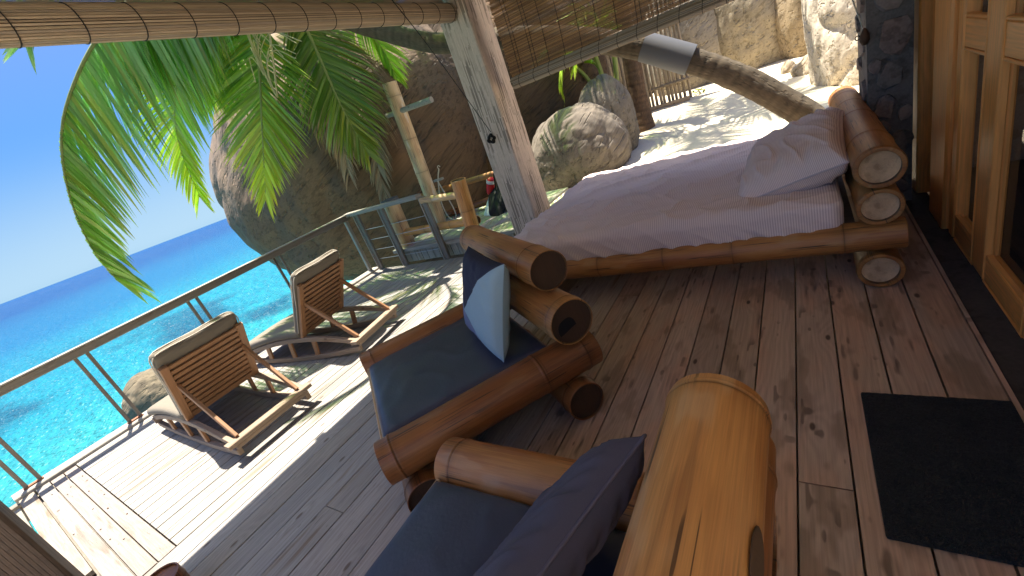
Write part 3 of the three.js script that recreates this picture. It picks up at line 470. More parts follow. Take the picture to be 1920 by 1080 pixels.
// ---------------------------------------------------------------- bed
{
  const b = thing('bamboo_bed', 'bamboo log daybed with two thick head logs beside the stone pillar', 'bed');
  const Z0 = -2.545, Z1 = -4.52, c = { inner: 0.80, cap: M.capPale, rec: 0.026 };
  bambooLog('base_log', V(0.282, 0.098, Z0), V(0.282, 0.098, Z1), 0.095, M.bamBed, b, { ...c, nodes: [0.03, 0.5, 0.95, 1.4, 1.9] });
  bambooLog('base_log', V(-1.85, 0.098, Z0), V(-1.85, 0.098, Z1), 0.095, M.bamBed, b, { ...c });
  bambooLog('side_rail', V(-2.1, 0.262, -2.60), V(0.384, 0.282, -2.60), 0.078, M.bamBed, b, { nodes: [0.4, 0.87, 1.32, 1.72, 2.24], inner: 0.9 });
  bambooLog('side_rail', V(-2.1, 0.262, -4.45), V(0.384, 0.282, -4.45), 0.078, M.bamBed, b, { nodes: [0.4, 0.87, 1.32, 1.72, 2.24] });
  bambooLog('head_log', V(0.284, 0.447, Z0), V(0.284, 0.447, Z1), 0.091, M.bamBed, b, { ...c, nodes: [0.026, 0.55, 1.0, 1.45] });
  bambooLog('head_log', V(0.284, 0.643, Z0), V(0.284, 0.643, Z1), 0.098, M.bamBed, b, { ...c, nodes: [0.026, 0.36, 0.95, 1.35, 1.7], scars: [[0.13, 1.2, 0.02]] });
  part('slat_base', box(2.2, 0.03, 1.8, -0.9, 0.30, -3.53, 'x'), M.teakGrey, b);
  const m = thing('mattress', 'mattress under a pale pink striped sheet filling the bamboo bed', 'mattress');
  const g = slab(2.20, 0.235, 1.95, 0.075, 190, 18, 150, (p, n) => {
    const side = smooth(0.55, 1, Math.abs(n.z)), top = smooth(0.4, 0.9, n.y);
    p.y += top * (0.016 * (Math.pow(1 - Math.abs(n3(p.x * 0.9 + p.z * 3.1 + 4, 2, p.z * 0.8)), 12) - 0.15) + 0.010 * (Math.pow(1 - Math.abs(n3(p.x * 2.3 - p.z * 5 + 1, 7, p.z * 1.6 + p.x * 2)), 12) - 0.15) + 0.022 * fbm(p.x * 1.6, 1, p.z * 1.6, 3) + 0.020 * (Math.pow(1 - Math.abs(n3(p.x * 1.2 + p.z * 2.1, 5, p.z * 1.1 - p.x * 0.5)), 9) - 0.2) + 0.014 * (Math.pow(1 - Math.abs(n3(p.x * 3.4 - p.z * 1.2, 9, p.z * 2.6 + p.x)), 9) - 0.2));
    const low = smooth(0.06, -0.1, p.y); p.z += Math.sign(n.z) * side * (0.024 * (Math.pow(1 - Math.abs(n3(p.x * 6 + p.y * 7, p.y * 3, 4)), 5) - 0.4) * (0.3 + low) + 0.02 * low * n3(p.x * 2.2, 3, 0));
    p.y += side * low * 0.012 * n3(p.x * 7, 2, 7);
  });
  part('sheet', g.translate(-0.95, 0.405, -3.55), M.sheet, m);
  const pl = thing('pillow', 'plump pale pink striped pillow resting against the bamboo head logs', 'pillow', [-0.055, 0.60, -3.22]);
  const pm = M.sheet; const pg = pillowGeo(0.92, 0.56, 0.27, { seed: 11, crease: 0.022, n: 70, us: 0.8, pull: 0.035 }); const uv = pg.attributes.uv; for (let i = 0; i < uv.count; i++) uv.setXY(i, uv.getY(i), uv.getX(i));
  part('pillowcase', pg, pm, pl); part('seam', pillowSeam(0.92, 0.56, 0.035, 0.005), std({ color: C(0.6, 0.5, 0.52), roughness: 0.9 }), pl);
  { const W = V(0.06, 0.08, -1).normalize(), H = V(0.92, 0.27, 0.05); H.addScaledVector(W, -H.dot(W)).normalize(); pl.quaternion.setFromRotationMatrix(new THREE.Matrix4().makeBasis(H.clone().cross(W).cross(H).normalize(), H, W.clone().cross(H))); }
  const N = thing('doormat', 'black rectangular doormat on the brown boards in front of the glazed doors', 'doormat', [0.324, 0, -1.382]);
  part('pile', slab(0.405, 0.014, 0.632, 0.006, 60, 2, 90, (p, n) => { if (n.y > 0.5) p.y += 0.002 * n3(p.x * 60, 1, p.z * 60); }).translate(0, 0.007, 0), M.mat, N);
}
// ---------------------------------------------------------------- sun loungers
function lounger(label, pos, turn, panelTop) {
  const t = thing('sun_lounger', label, 'sun lounger', pos, turn, 'sun loungers by the railing');
  const arc = (y0, y1, x) => { const s = (x + 0.8) / 0.8; return y0 + (y1 - y0) * (1 - s * s); };
  const rail = (z, y0, y1, mat) => { // curved plank rail
    const sh = [], n = 24; for (let i = 0; i <= n; i++) sh.push([-1.6 * i / n, arc(y0, y1, -1.6 * i / n)]);
    const s = new THREE.Shape(); s.moveTo(sh[0][0], sh[0][1] - 0.02); sh.forEach(([x, y]) => s.lineTo(x, y + 0.02)); sh.slice().reverse().forEach(([x, y]) => s.lineTo(x, y - 0.02)); s.closePath();
    const g = new THREE.ExtrudeGeometry(s, { depth: 0.028, bevelEnabled: true, bevelSize: 0.003, bevelThickness: 0.003, bevelSegments: 1 }); g.translate(0, 0, z - 0.014); return g;
  };
  for (const z of [-0.272, 0.272]) {
    part('upper_rail', rail(z, 0.135, 0.232, 0), M.teakGrey, t); part('lower_rail', rail(z, 0.07, 0.024, 0), M.teakGrey, t);
    for (const x of [-0.52, -0.85, -1.2]) part('leg', bar(V(x, arc(0.135, 0.232, x) - 0.015, z), V(x - 0.05, arc(0.07, 0.024, x) + 0.015, z), 0.022, 0.05, V(1, 0, 0)), M.teak, t);
  }
  part('rear_bar', bevelBox(0.075, 0.03, 0.64, 0.004, 'z', 0.0, 0.145, 0), M.teakGrey, t); part('rear_bar', bevelBox(0.028, 0.028, 0.56, 0.004, 'z', 0.012, 0.113, 0), M.teakGrey, t);
  part('front_bar', bevelBox(0.05, 0.05, 0.6, 0.004, 'z', -1.59, 0.115, 0), M.teakGrey, t);
  for (let i = 0; i < 11; i++) { const x = -0.66 - i * 0.083; part('seat_slat', bevelBox(0.058, 0.018, 0.55, 0.003, 'z', x, arc(0.135, 0.232, x) + 0.028, 0), M.teak, t); }
  // back panel
  const h = V(-0.63, 0.255, 0), top = V(panelTop[0], panelTop[1], 0), d = top.clone().sub(h), L = d.length(); d.normalize(); const up = V(-d.y, d.x, 0);
  for (const z of [-0.262, 0.262]) part('back_stile', bar(V(h.x, h.y, z), V(top.x, top.y, z), 0.05, 0.03, up), M.teak, t);
  for (let i = 0; i < 11; i++) { const c = h.clone().addScaledVector(d, 0.03 + (L - 0.06) * i / 10); const g = bevelBox(0.034, 0.016, 0.475, 0.003, 'z'); g.rotateZ(Math.atan2(d.y, d.x)); g.translate(c.x, c.y, 0); part('back_slat', g, M.teak, t); }
  for (const z of [-0.235, 0.235]) { const c = h.clone().addScaledVector(d, L * 0.62); part('strut', bar(V(c.x + 0.015, c.y, z), V(-0.01, 0.165, z), 0.022, 0.04, V(1, 0.3, 0)), M.teak, t); }
  // pads
  const n = 0.066, tilt = Math.atan2(d.y, d.x);
  const bp = slab(L + 0.11, n, 0.565, 0.035, 30, 6, 30, (p, q) => { p.y += 0.01 * (1 - (p.z / 0.3) ** 2) * q.y; p.addScaledVector(q, 0.006 * fbm(p.x * 5, p.y * 4, p.z * 5, 2)); }); bp.rotateZ(tilt); const bc = h.clone().addScaledVector(d, (L + 0.11) / 2 - 0.02).addScaledVector(up, 0.022 + n / 2); bp.translate(bc.x, bc.y, 0); part('back_pad', bp, M.lounge, t);
  const sp = slab(1.0, n + 0.01, 0.60, 0.035, 50, 6, 30, (p, q) => { p.y += arc(0.135, 0.232, p.x - 1.14) - 0.2 + 0.01 * (1 - (p.z / 0.3) ** 2) * Math.max(0, q.y); p.addScaledVector(q, 0.006 * fbm(p.x * 5, p.y * 4, p.z * 5 + 3, 2)); }); sp.translate(-1.14, 0.262, 0); part('seat_pad', sp, M.lounge, t);
  const pipe = (dy) => { const w = L + 0.10, p = [], q = 0.281; for (const [x, z] of [[-w / 2, -q], [0, -q], [w / 2 - 0.03, -q], [w / 2, -q + 0.03], [w / 2, 0], [w / 2, q - 0.03], [w / 2 - 0.03, q], [0, q], [-w / 2, q]]) { const v = V(x, dy, z).applyAxisAngle(V(0, 0, 1), tilt).add(V(bc.x, bc.y, 0)); p.push(v); } return tube(p, 0.004, 60, 5); };
  part('piping', pipe(-n / 2 + 0.018), M.piping, t); part('piping', pipe(n / 2 - 0.014), M.piping, t);
  return t;
}
lounger('teak sun lounger nearest the deck corner with its back raised, in full sun', [-3.17, 0, -0.93], 0, [-0.33, 0.735]);
lounger('teak sun lounger further along, dappled by palm shade beside the boulder', [-3.315, 0, -2.09], 0.17, [-0.30, 0.745]);

// ---------------------------------------------------------------- railings and platform logs
{
  const r = thing('deck_railing', 'long weathered wooden handrail on paired flat posts along the sea edge of the deck', 'railing');
  part('top_rail', bar(V(-5.47, 0.815, 1.2), V(-5.47, 0.872, -3.86), 0.085, 0.075), M.railWood, r); part('lit_top_strip', bar(V(-5.452, 0.858, 1.2), V(-5.452, 0.915, -3.86), 0.1, 0.012), M.railPale, r);  // sunlit top face of the rail, painted as an added paler strip
  for (const z of [0.135, -0.63, -1.62, -2.66]) for (const o of [-0.045, 0.045]) part('post', bevelBox(0.03, 0.82, 0.028, 0.003, 'y', -5.48, 0.42, z + o), M.railWood, r);
  part('corner_post', bevelBox(0.05, 0.87, 0.05, 0.004, 'y', -5.47, 0.435, -3.80), M.railPale, r);
  for (const z of [0.135, -0.63, -1.62, -2.66]) part('foot_plate', box(0.05, 0.012, 0.13, -5.48, 0.035, z), std({ color: C(0.25, 0.1, 0.05), roughness: 0.8 }), r);
  const f = thing('cable_railing', 'pale handrail with thin steel cables between dark posts at the far end of the deck', 'railing');
  part('top_rail', bar(V(-5.47, 0.905, -3.86), V(-3.98, 0.89, -3.89), 0.11, 0.05), M.railPale, f);
  for (const x of [-5.36, -4.80, -3.98]) { part('post', bevelBox(0.075, 0.86, 0.04, 0.004, 'y', x + 0.05, 0.44, -3.90), M.railWood, f); part('post_strip', bevelBox(0.022, 0.86, 0.045, 0.003, 'y', x - 0.004, 0.44, -3.893), M.railPale, f); }
  for (const y of [0.16, 0.31, 0.47, 0.63]) part('cable', tube([V(-5.4, y, -3.9), V(-4.7, y - 0.004, -3.9), V(-3.95, y, -3.9)], 0.0035, 12, 6), M.steel, f);
  const log = (name, label, a, b, rad, m, o) => { const t = thing(name, label, 'bamboo log', a); bambooLog('shaft', V(0, 0, 0), V(b[0] - a[0], b[1] - a[1], b[2] - a[2]), rad, m, t, o); return t; };
  const pole = log('bamboo_pole', 'tall bamboo pole standing on the raised platform in front of the brown rock', [-4.90, 0.2, -5.02], [-4.72, 2.36, -4.98], 0.105, bamboo([1.15, 1.7, 2.9], 0.5), { nodes: [0.4, 0.88, 1.38, 1.98], inner: 0.85 });
  part('cross_stub', new THREE.CylinderGeometry(0.036, 0.04, 0.92, 14).rotateZ(Math.PI / 2).rotateZ(-0.05).translate(0.36, 1.755, 0.07), M.railPale, pole);
  const st = log('bamboo_stump', 'stout pale bamboo stump with a metal lid behind the cable railing', [-4.82, 0.2, -4.13], [-4.76, 0.90, -4.11], 0.115, M.bamPale, { nodes: [0.1, 0.42] });
  part('lid', new THREE.CylinderGeometry(0.125, 0.125, 0.05, 28).translate(0.06, 0.705, 0.02), M.tin, st);
  log('bamboo_corner_post', 'upright brown bamboo post rising behind the back of the middle armchair', [-3.35, 0, -3.86], [-3.24, 0.955, -3.85], 0.09, bamboo([1.15, 1.15, 1.15], 0.45), { nodes: [0.2, 0.6] });
  log('white_log_rail', 'whitish log rail between the cable railing and the brown bamboo post', [-3.97, 0.83, -3.9], [-3.31, 0.77, -3.9], 0.042, M.bamPale, { nodes: [0.2] });
  log('low_bamboo_rail', 'low bamboo rail crossing in front of the platform boards', [-4.76, 0.42, -4.1], [-3.3, 0.41, -4.0], 0.052, bamboo([1.2, 1.2, 1.2], 0.5), { nodes: [0.5, 1.0] });
  log('upper_bamboo_rail', 'thin bamboo handrail along the far side of the platform', [-6.0, 0.67, -5.28], [-3.4, 0.72, -5.26], 0.045, M.bamBed, { nodes: [0.5, 1, 1.5, 2] });
  log('lower_bamboo_rail', 'dark low bamboo rail along the far side of the platform', [-5.1, 0.27, -5.28], [-3.5, 0.38, -5.26], 0.055, M.bamC, { nodes: [0.5, 1] });
  const rp = thing('pole_rope', 'pale rope with small hooks hanging in front of the tall bamboo pole', 'rope');
  part('rope', tube([V(-4.12, 1.07, -4.6), V(-4.2, 0.95, -4.6), V(-4.32, 0.6, -4.6), V(-4.28, 0.36, -4.6), V(-4.18, 0.33, -4.6), V(-4.14, 0.45, -4.6), V(-4.2, 0.78, -4.6), V(-4.23, 0.92, -4.6)], 0.009, 50, 6), M.rope, rp);
  part('hook', new THREE.TorusGeometry(0.022, 0.006, 6, 16, 4.5).translate(-4.11, 1.09, -4.6), M.rope, rp); part('cleat', box(0.16, 0.03, 0.05, -4.22, 0.93, -4.62, 'x'), M.railPale, rp);
  const fl = thing('float', 'red float with a white band hanging by the platform rail next to the post', 'float', [-3.74, 0.58, -5.08]);
  part('body', new THREE.CapsuleGeometry(0.062, 0.15, 8, 18).rotateZ(-0.45), std({ color: C(0.62, 0.015, 0.02), roughness: 0.4 }), fl); part('band', new THREE.CylinderGeometry(0.065, 0.065, 0.045, 20).rotateZ(-0.45).translate(0.03, 0.065, 0), std({ color: C(0.8, 0.78, 0.75), roughness: 0.5 }), fl);
  const bg = thing('bag', 'black cloth bag slumped on the platform behind the whitewashed post', 'bag', [-3.45, 0.23, -5.02]);
  part('body', slab(0.3, 0.5, 0.22, 0.09, 14, 16, 12, (p, n) => { p.x *= 1 - 0.35 * smooth(-0.1, 0.25, p.y); p.z *= 1 - 0.3 * smooth(-0.1, 0.25, p.y); p.addScaledVector(n, 0.02 * n3(p.x * 9, p.y * 9, p.z * 9)); }).translate(0, 0.25, 0), std({ color: C(0.015, 0.015, 0.017), roughness: 0.85 }), bg); part('strap', tube([V(-0.1, 0.3, 0.12), V(-0.05, 0.55, 0.06), V(0.08, 0.5, 0.08), V(0.1, 0.3, 0.12)], 0.012, 20, 6), M.cord, bg);
}
// ---------------------------------------------------------------- rocks
function rockGeo(r, det, seedN, amp, colorFn, o = {}) {
  let g = new THREE.IcosahedronGeometry(1, det); g.deleteAttribute('uv'); g.deleteAttribute('normal'); g = mergeVertices(g, 1e-5);
  const p = g.attributes.position, v = V(0, 0, 0), uv = [], col = [];
  for (let i = 0; i < p.count; i++) {
    v.fromBufferAttribute(p, i); const n = v.clone(), f = o.f || 1.1;
    let k = 1 + amp * fbm(n.x * f + seedN, n.y * f, n.z * f, 4) + amp * (o.hf ?? 0.16) * fbm(n.x * 6 + seedN, n.y * 6, n.z * 6, 4);
    k -= (o.crack ?? 0.02) * Math.pow(1 - Math.abs(n3(n.x * 1.3 + seedN, n.y * 1.3 + 3, n.z * 1.3)), 14);
    if (o.flute) k += o.flute * Math.pow(Math.abs(n3(n.x * 5 + seedN, n.y * 0.6, n.z * 5)), 1) ;
    v.set(n.x * r[0] * k, n.y * r[1] * k, n.z * r[2] * k); if (o.shape) o.shape(v);
    p.setXYZ(i, v.x, v.y, v.z); uv.push(v.x * 0.8 + v.z * 0.6, v.y + 0.35 * (v.z - v.x)); col.push(...colorFn(v, n));
  }
  g.setAttribute('uv', new THREE.Float32BufferAttribute(uv, 2)); g.setAttribute('color', new THREE.Float32BufferAttribute(col, 3)); g.computeVertexNormals(); return g;
}
function rock(name, label, c, r, det, s, amp, colorFn, o = {}) { const m = shade(new THREE.Mesh(rockGeo(r, det, s, amp, colorFn, o), M.rock)); m.name = numbered(name); m.position.set(...c); m.rotation.y = o.turn || 0; scene.add(m); return tag(m, label, o.cat || 'boulder', o.group); }
const tan = (a, b, dark) => (v, n) => { const t = fbm(v.x * 0.9 + 3, v.y * 0.5, v.z * 0.9, 4), st = smooth(0.05, 0.35, fbm(v.x * 2.4, v.y * 0.25, v.z * 2.4 + 7, 3)); let c = mix3(a, b, smooth(-0.3, 0.3, t)); return mix3(c, dark, st * 0.55); };
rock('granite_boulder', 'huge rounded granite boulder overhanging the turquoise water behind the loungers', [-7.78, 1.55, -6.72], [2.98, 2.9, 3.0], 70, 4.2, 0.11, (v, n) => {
  const t = fbm(v.x * 0.8, v.y * 0.8, v.z * 0.8, 5), low = smooth(0.45, -0.35, n.y + 0.25 * t - 0.3 * n.x), streak = smooth(0.06, 0.3, fbm(v.x * 2.6 + 9, v.y * 0.35, v.z * 2.6, 3));  // low: shade on the underside and house side, painted into the colour
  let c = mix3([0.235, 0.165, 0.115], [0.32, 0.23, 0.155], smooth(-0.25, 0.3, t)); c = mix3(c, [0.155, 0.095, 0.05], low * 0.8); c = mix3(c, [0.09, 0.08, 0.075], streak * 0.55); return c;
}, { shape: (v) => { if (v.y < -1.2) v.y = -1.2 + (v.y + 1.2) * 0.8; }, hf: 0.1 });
rock('granite_boulder', 'brown shaded rock face rising behind the tall bamboo pole', [-5.9, 1.55, -9.0], [2.9, 2.7, 2.4], 50, 9.1, 0.12, (v, n) => { const t = fbm(v.x * 0.9, v.y * 0.6, v.z * 0.9, 5), s = smooth(0.05, 0.3, fbm(v.x * 2, v.y * 0.5 + 4, v.z * 2, 3)); let c = mix3([0.16, 0.092, 0.042], [0.115, 0.078, 0.046], smooth(-0.25, 0.25, t)); return mix3(c, [0.07, 0.058, 0.045], s * 0.6); });  // shade of this rock face is painted in as dark browns
rock('granite_boulder', 'low dark boulder at the water line under the overhanging rock', [-7.2, -2.6, -7.2], [3.0, 2.2, 2.6], 30, 2.5, 0.2, tan([0.2, 0.16, 0.12], [0.26, 0.2, 0.15], [0.08, 0.07, 0.06]));
rock('shore_rock', 'olive brown round rock standing in the shallow water past the deck edge', [-19.0, -3.5, -3.15], [1.15, 1.3, 1.15], 26, 6.5, 0.16, tan([0.21, 0.18, 0.115], [0.26, 0.215, 0.14], [0.1, 0.085, 0.06]), { cat: 'rock' });
rock('path_boulder', 'grey boulder striped by palm shadows beside the sand path behind the post', [-3.02, 0.42, -6.75], [0.82, 0.78, 0.72], 40, 12.4, 0.16, (v, n) => { const t = fbm(v.x * 2, v.y * 2, v.z * 2, 4); let c = mix3([0.22, 0.19, 0.155], [0.28, 0.24, 0.19], smooth(-0.2, 0.25, t)); return mix3(c, [0.17, 0.15, 0.13], smooth(0.1, 0.35, fbm(v.x * 4, v.y * 4, v.z * 4 + 2, 3)) * 0.6); }, { turn: 0.4, crack: 0.03, hf: 0.06 });
rock('path_boulder', 'upright pointed grey boulder just behind the striped one by the sand path', [-2.72, 0.66, -7.5], [0.50, 0.78, 0.5], 34, 15.7, 0.15, tan([0.25, 0.215, 0.165], [0.30, 0.26, 0.195], [0.14, 0.125, 0.1]), { turn: 1.1 });
rock('tan_boulder', 'big sunlit tan boulder with vertical streaks at the far end of the path', [-0.72, 1.15, -13.0], [1.45, 2.3, 1.5], 44, 21.3, 0.14, tan([0.42, 0.36, 0.245], [0.50, 0.43, 0.30], [0.22, 0.185, 0.12]), { flute: 0.05 });
rock('tan_boulder', 'tall tan boulder right of the streaked one, notched by a dark shadow', [0.55, 1.25, -12.4], [1.15, 2.2, 1.3], 44, 25.9, 0.16, tan([0.38, 0.30, 0.18], [0.46, 0.37, 0.24], [0.2, 0.16, 0.1]), { flute: 0.04 });
rock('tan_boulder', 'bright white rock face right beside the stone pillar', [0.98, 0.8, -8.75], [0.86, 1.9, 1.1], 46, 31.2, 0.2, tan([0.78, 0.70, 0.57], [0.86, 0.79, 0.66], [0.6, 0.52, 0.41]), { crack: 0.08 });
rock('tan_boulder', 'smooth grey rock wall between the stick fence and the streaked boulder', [-1.95, 1.2, -12.6], [1.2, 2.1, 1.1], 36, 37.7, 0.1, tan([0.34, 0.305, 0.235], [0.42, 0.37, 0.28], [0.17, 0.155, 0.13]));
rock('granite_boulder', 'large weathered rock mass closing the background above the path', [0.5, 3, -21], [7, 7, 5], 40, 41.1, 0.15, tan([0.36, 0.31, 0.22], [0.42, 0.36, 0.26], [0.18, 0.155, 0.12]));
rock('granite_boulder', 'dark rock mass far behind the stick fence', [-7.5, 2.2, -18], [6, 5.5, 4], 40, 45.4, 0.15, tan([0.27, 0.22, 0.15], [0.33, 0.27, 0.19], [0.12, 0.1, 0.08]));
rock('small_rock', 'small pointed pale rock at the foot of the tan boulders', [-0.13, 0.36, -10.2], [0.12, 0.2, 0.12], 8, 51.3, 0.35, tan([0.5, 0.42, 0.31], [0.55, 0.47, 0.36], [0.35, 0.29, 0.2]), { cat: 'rock' });
rock('small_rock', 'low broken pale rock at the foot of the bright white rock face', [0.26, 0.34, -9.7], [0.34, 0.26, 0.3], 10, 55.3, 0.4, tan([0.52, 0.44, 0.32], [0.58, 0.5, 0.38], [0.36, 0.3, 0.2]), { cat: 'rock' });
// ---------------------------------------------------------------- stick fence
{
  const f = thing('stick_fence', 'fence of upright weathered sticks on a low timber kerb beside the sand path', 'fence');
  const sm = [0, 1, 2, 3].map((k) => std({ map: woodSilver, color: C(0.30 + 0.035 * k, 0.24 + 0.03 * k, 0.165 + 0.022 * k), roughness: 0.9 }));
  for (let i = 0; i < 26; i++) { const x = -4.0 + i * 0.083, z = -10.28 - i * 0.012, g = new THREE.CylinderGeometry(0.026, 0.032, rr(2.2, 2.5), 9); const uv = g.attributes.uv; for (let k = 0; k < uv.count; k++) uv.setXY(k, uv.getY(k) * 2.3 + i, uv.getX(k) * 0.2); g.rotateZ(rr(-0.02, 0.02)); g.rotateX(rr(-0.015, 0.015)); g.translate(x, 1.45, z); part('stick', g, sm[i % 4], f); }
  for (const [x0, x1] of [[-4.0, -2.72], [-2.71, -1.9]]) part('kerb_timber', bevelBox(x1 - x0, 0.13, 0.1, 0.01, 'x', (x0 + x1) / 2, 0.40, -10.36), std({ map: woodSilver, color: C(0.40, 0.32, 0.23), roughness: 0.9 }), f);
  for (const y of [0.8, 1.9]) part('cross_pole', new THREE.CylinderGeometry(0.03, 0.03, 2.2, 8).rotateZ(Math.PI / 2).translate(-2.95, y, -10.48), sm[0], f);
}
// ---------------------------------------------------------------- palms
function frond(parent, pts, o = {}) {
  const c = new THREE.CatmullRomCurve3(pts.map((p) => V(...p)), false, 'centripetal'), L = c.getLength(), N = o.n || 95;
  const dead = !!o.dead, name = dead ? 'dead_frond' : 'frond';
  // rachis: tapered tube
  const seg = 40, fr = [], pos = [], idx = [], uvr = [];
  const p0 = c.getPointAt(0), pm = c.getPointAt(0.75), head = o.heading ? V(...o.heading) : V(pm.x - p0.x, 0, pm.z - p0.z).normalize();
  const frame = (t) => { const T = c.getTangentAt(t), ref = V(0, o.upw ?? 0.75, 0).addScaledVector(head, 0.8), Nn = ref.addScaledVector(T, -ref.dot(T)).normalize(); return { p: c.getPointAt(t), T, Nn, S: T.clone().cross(Nn).normalize() }; };
  for (let i = 0; i <= seg; i++) { const f = frame(i / seg), r = (o.rr || 0.022) * (1 - 0.86 * i / seg); for (let k = 0; k < 6; k++) { const a = k / 6 * 6.283; const q = f.p.clone().addScaledVector(f.S, Math.cos(a) * r).addScaledVector(f.Nn, Math.sin(a) * r * 0.8); pos.push(q.x, q.y, q.z); uvr.push(k / 6, i / seg); } }
  for (let i = 0; i < seg; i++) for (let k = 0; k < 6; k++) { const a = i * 6 + k, b = i * 6 + (k + 1) % 6; idx.push(a, b, a + 6, b, b + 6, a + 6); }
  const rg = new THREE.BufferGeometry(); rg.setAttribute('position', new THREE.Float32BufferAttribute(pos, 3)); rg.setAttribute('uv', new THREE.Float32BufferAttribute(uvr, 2)); rg.setIndex(idx); rg.computeVertexNormals();
  const m = part(name, rg, dead ? M.deadRachis : M.rachis, parent);
  const P = [], Cc = [], U = [], I = []; const kk = dead ? 1.3 : 3.6, ns = 6, c0 = (o.color || [0.055, 0.125, 0.018]).map((x) => x * kk), c1 = (o.tip || [0.13, 0.2, 0.025]).map((x) => x * kk), len = o.len || 0.75, wid = o.wid || 0.028, droop = o.droop ?? 0.5;
  for (let side = -1; side <= 1; side += 2) for (let i = 0; i < N; i++) {
    const t = mix(o.t0 ?? 0.14, 0.995, (i + rr(0, 0.8)) / N), f = frame(t); if (rnd() < (o.miss || 0.03)) continue;
    const prof = Math.min(1, 0.55 + 2.2 * (t - 0.1)) * (1 - 0.62 * smooth(0.45, 1, t)), l = len * prof * rr(0.86, 1.1), al = mix(0.55, 1.18, smooth(0.2, 1, t)) + rr(-0.06, 0.06);
    const fs = o.fold ? (rnd() < 0.0 ? -o.fold : o.fold) : side, d = f.S.clone().multiplyScalar(fs * Math.cos(al)).addScaledVector(f.T, Math.sin(al)).addScaledVector(f.Nn, (o.fold ? side * 0.4 : (o.lift ?? 0.18)) + rr(-0.1, 0.1)).normalize();
    const q = f.p.clone(), tw = rr(-0.75, 0.75), dr = droop * rr(0.7, 1.3), bri = rr(0.72, 1.28), base = P.length / 3, yel = rnd() < (o.yellow ?? 0.1) ? 0.8 : 0;
    const cc = mix3(mix3(c0, c1, smooth(0.4, 1, t) * 0.8 + 0.2 * rnd()), [0.55, 0.50, 0.05], yel * 0.6).map((x) => x * bri);
    for (let s = 0; s <= ns; s++) {
      const u = s / ns, w = wid * (0.55 + 1.2 * u) * (1 - u) * 1.9 * 0.5 + 0.0006, W = d.clone().cross(f.Nn).normalize().applyAxisAngle(d, tw + u * tw);
      const tipc = mix3(cc, dead ? cc : [cc[0] * 1.3 + 0.04, cc[1] * 1.05 + 0.02, cc[2]], smooth(0.75, 1, u));
      const ww = Math.min(w, wid * 0.5); const a = q.clone().addScaledVector(W, ww), b = q.clone().addScaledVector(W, -ww);
      P.push(a.x, a.y, a.z, b.x, b.y, b.z); U.push(0, u, 1, u); Cc.push(...tipc, ...tipc);
      q.addScaledVector(d, l / ns); d.y -= dr * (l / ns) * 2.2 * (0.4 + 1.6 * u); d.normalize();
    }
    for (let s = 0; s < ns; s++) { const a = base + s * 2; I.push(a, a + 1, a + 2, a + 1, a + 3, a + 2); }
  }
  const lg = new THREE.BufferGeometry(); lg.setAttribute('position', new THREE.Float32BufferAttribute(P, 3)); lg.setAttribute('uv', new THREE.Float32BufferAttribute(U, 2)); lg.setAttribute('color', new THREE.Float32BufferAttribute(Cc, 3)); lg.setIndex(I); lg.computeVertexNormals();
  const lm = part('leaflets', lg, dead ? M.deadLeaf : M.leaf, m); lm.userData.kind = 'stuff';
}
M.deadLeaf = phys({ vertexColors: true, roughness: 0.75, transmission: 0.2, thickness: 0 });
function palmTrunk(parent, pts, r0, r1, flare = 0, tint = [1, 1, 1]) {
  const c = new THREE.CatmullRomCurve3(pts.map((p) => V(...p)), false, 'centripetal'), L = c.getLength(), seg = Math.round(L / 0.018), rad = 28, pos = [], uv = [], col = [], idx = [], fr = c.computeFrenetFrames(seg, false);
  for (let i = 0; i <= seg; i++) {
    const t = i / seg, y = t * L, p = c.getPointAt(t), ring = Math.pow(Math.abs(Math.sin(y * 26 + 1.2 * n3(y * 2, 1, 1))), 0.6);
    for (let k = 0; k <= rad; k++) {
      const a = k / rad * 6.28318, rr0 = (mix(r0, r1, t) + flare * Math.exp(-y * 2.6)) * (0.965 + 0.03 * ring + 0.09 * n3(Math.cos(a) * 1.5, Math.sin(a) * 1.5, y * 3) + 0.03 * n3(Math.cos(a) * 5, Math.sin(a) * 5, y * 11));
      const q = p.clone().addScaledVector(fr.normals[i], Math.cos(a) * rr0).addScaledVector(fr.binormals[i], Math.sin(a) * rr0); pos.push(q.x, q.y, q.z); uv.push(k / rad * 2, y * 0.9);
      const s = (0.72 + 0.28 * ring) * (1 + 0.35 * n3(Math.cos(a) * 2, Math.sin(a) * 2 + 5, y * 2)); col.push(s * tint[0], s * tint[1], s * tint[2]);
    }
  }
  for (let i = 0; i < seg; i++) for (let k = 0; k < rad; k++) { const a = i * (rad + 1) + k, b = a + rad + 1; idx.push(a, a + 1, b, b, a + 1, b + 1); }
  const g = new THREE.BufferGeometry(); g.setAttribute('position', new THREE.Float32BufferAttribute(pos, 3)); g.setAttribute('uv', new THREE.Float32BufferAttribute(uv, 2)); g.setAttribute('color', new THREE.Float32BufferAttribute(col, 3)); g.setIndex(idx); g.computeVertexNormals(); return { m: part('trunk', g, M.trunk, parent), c };
}
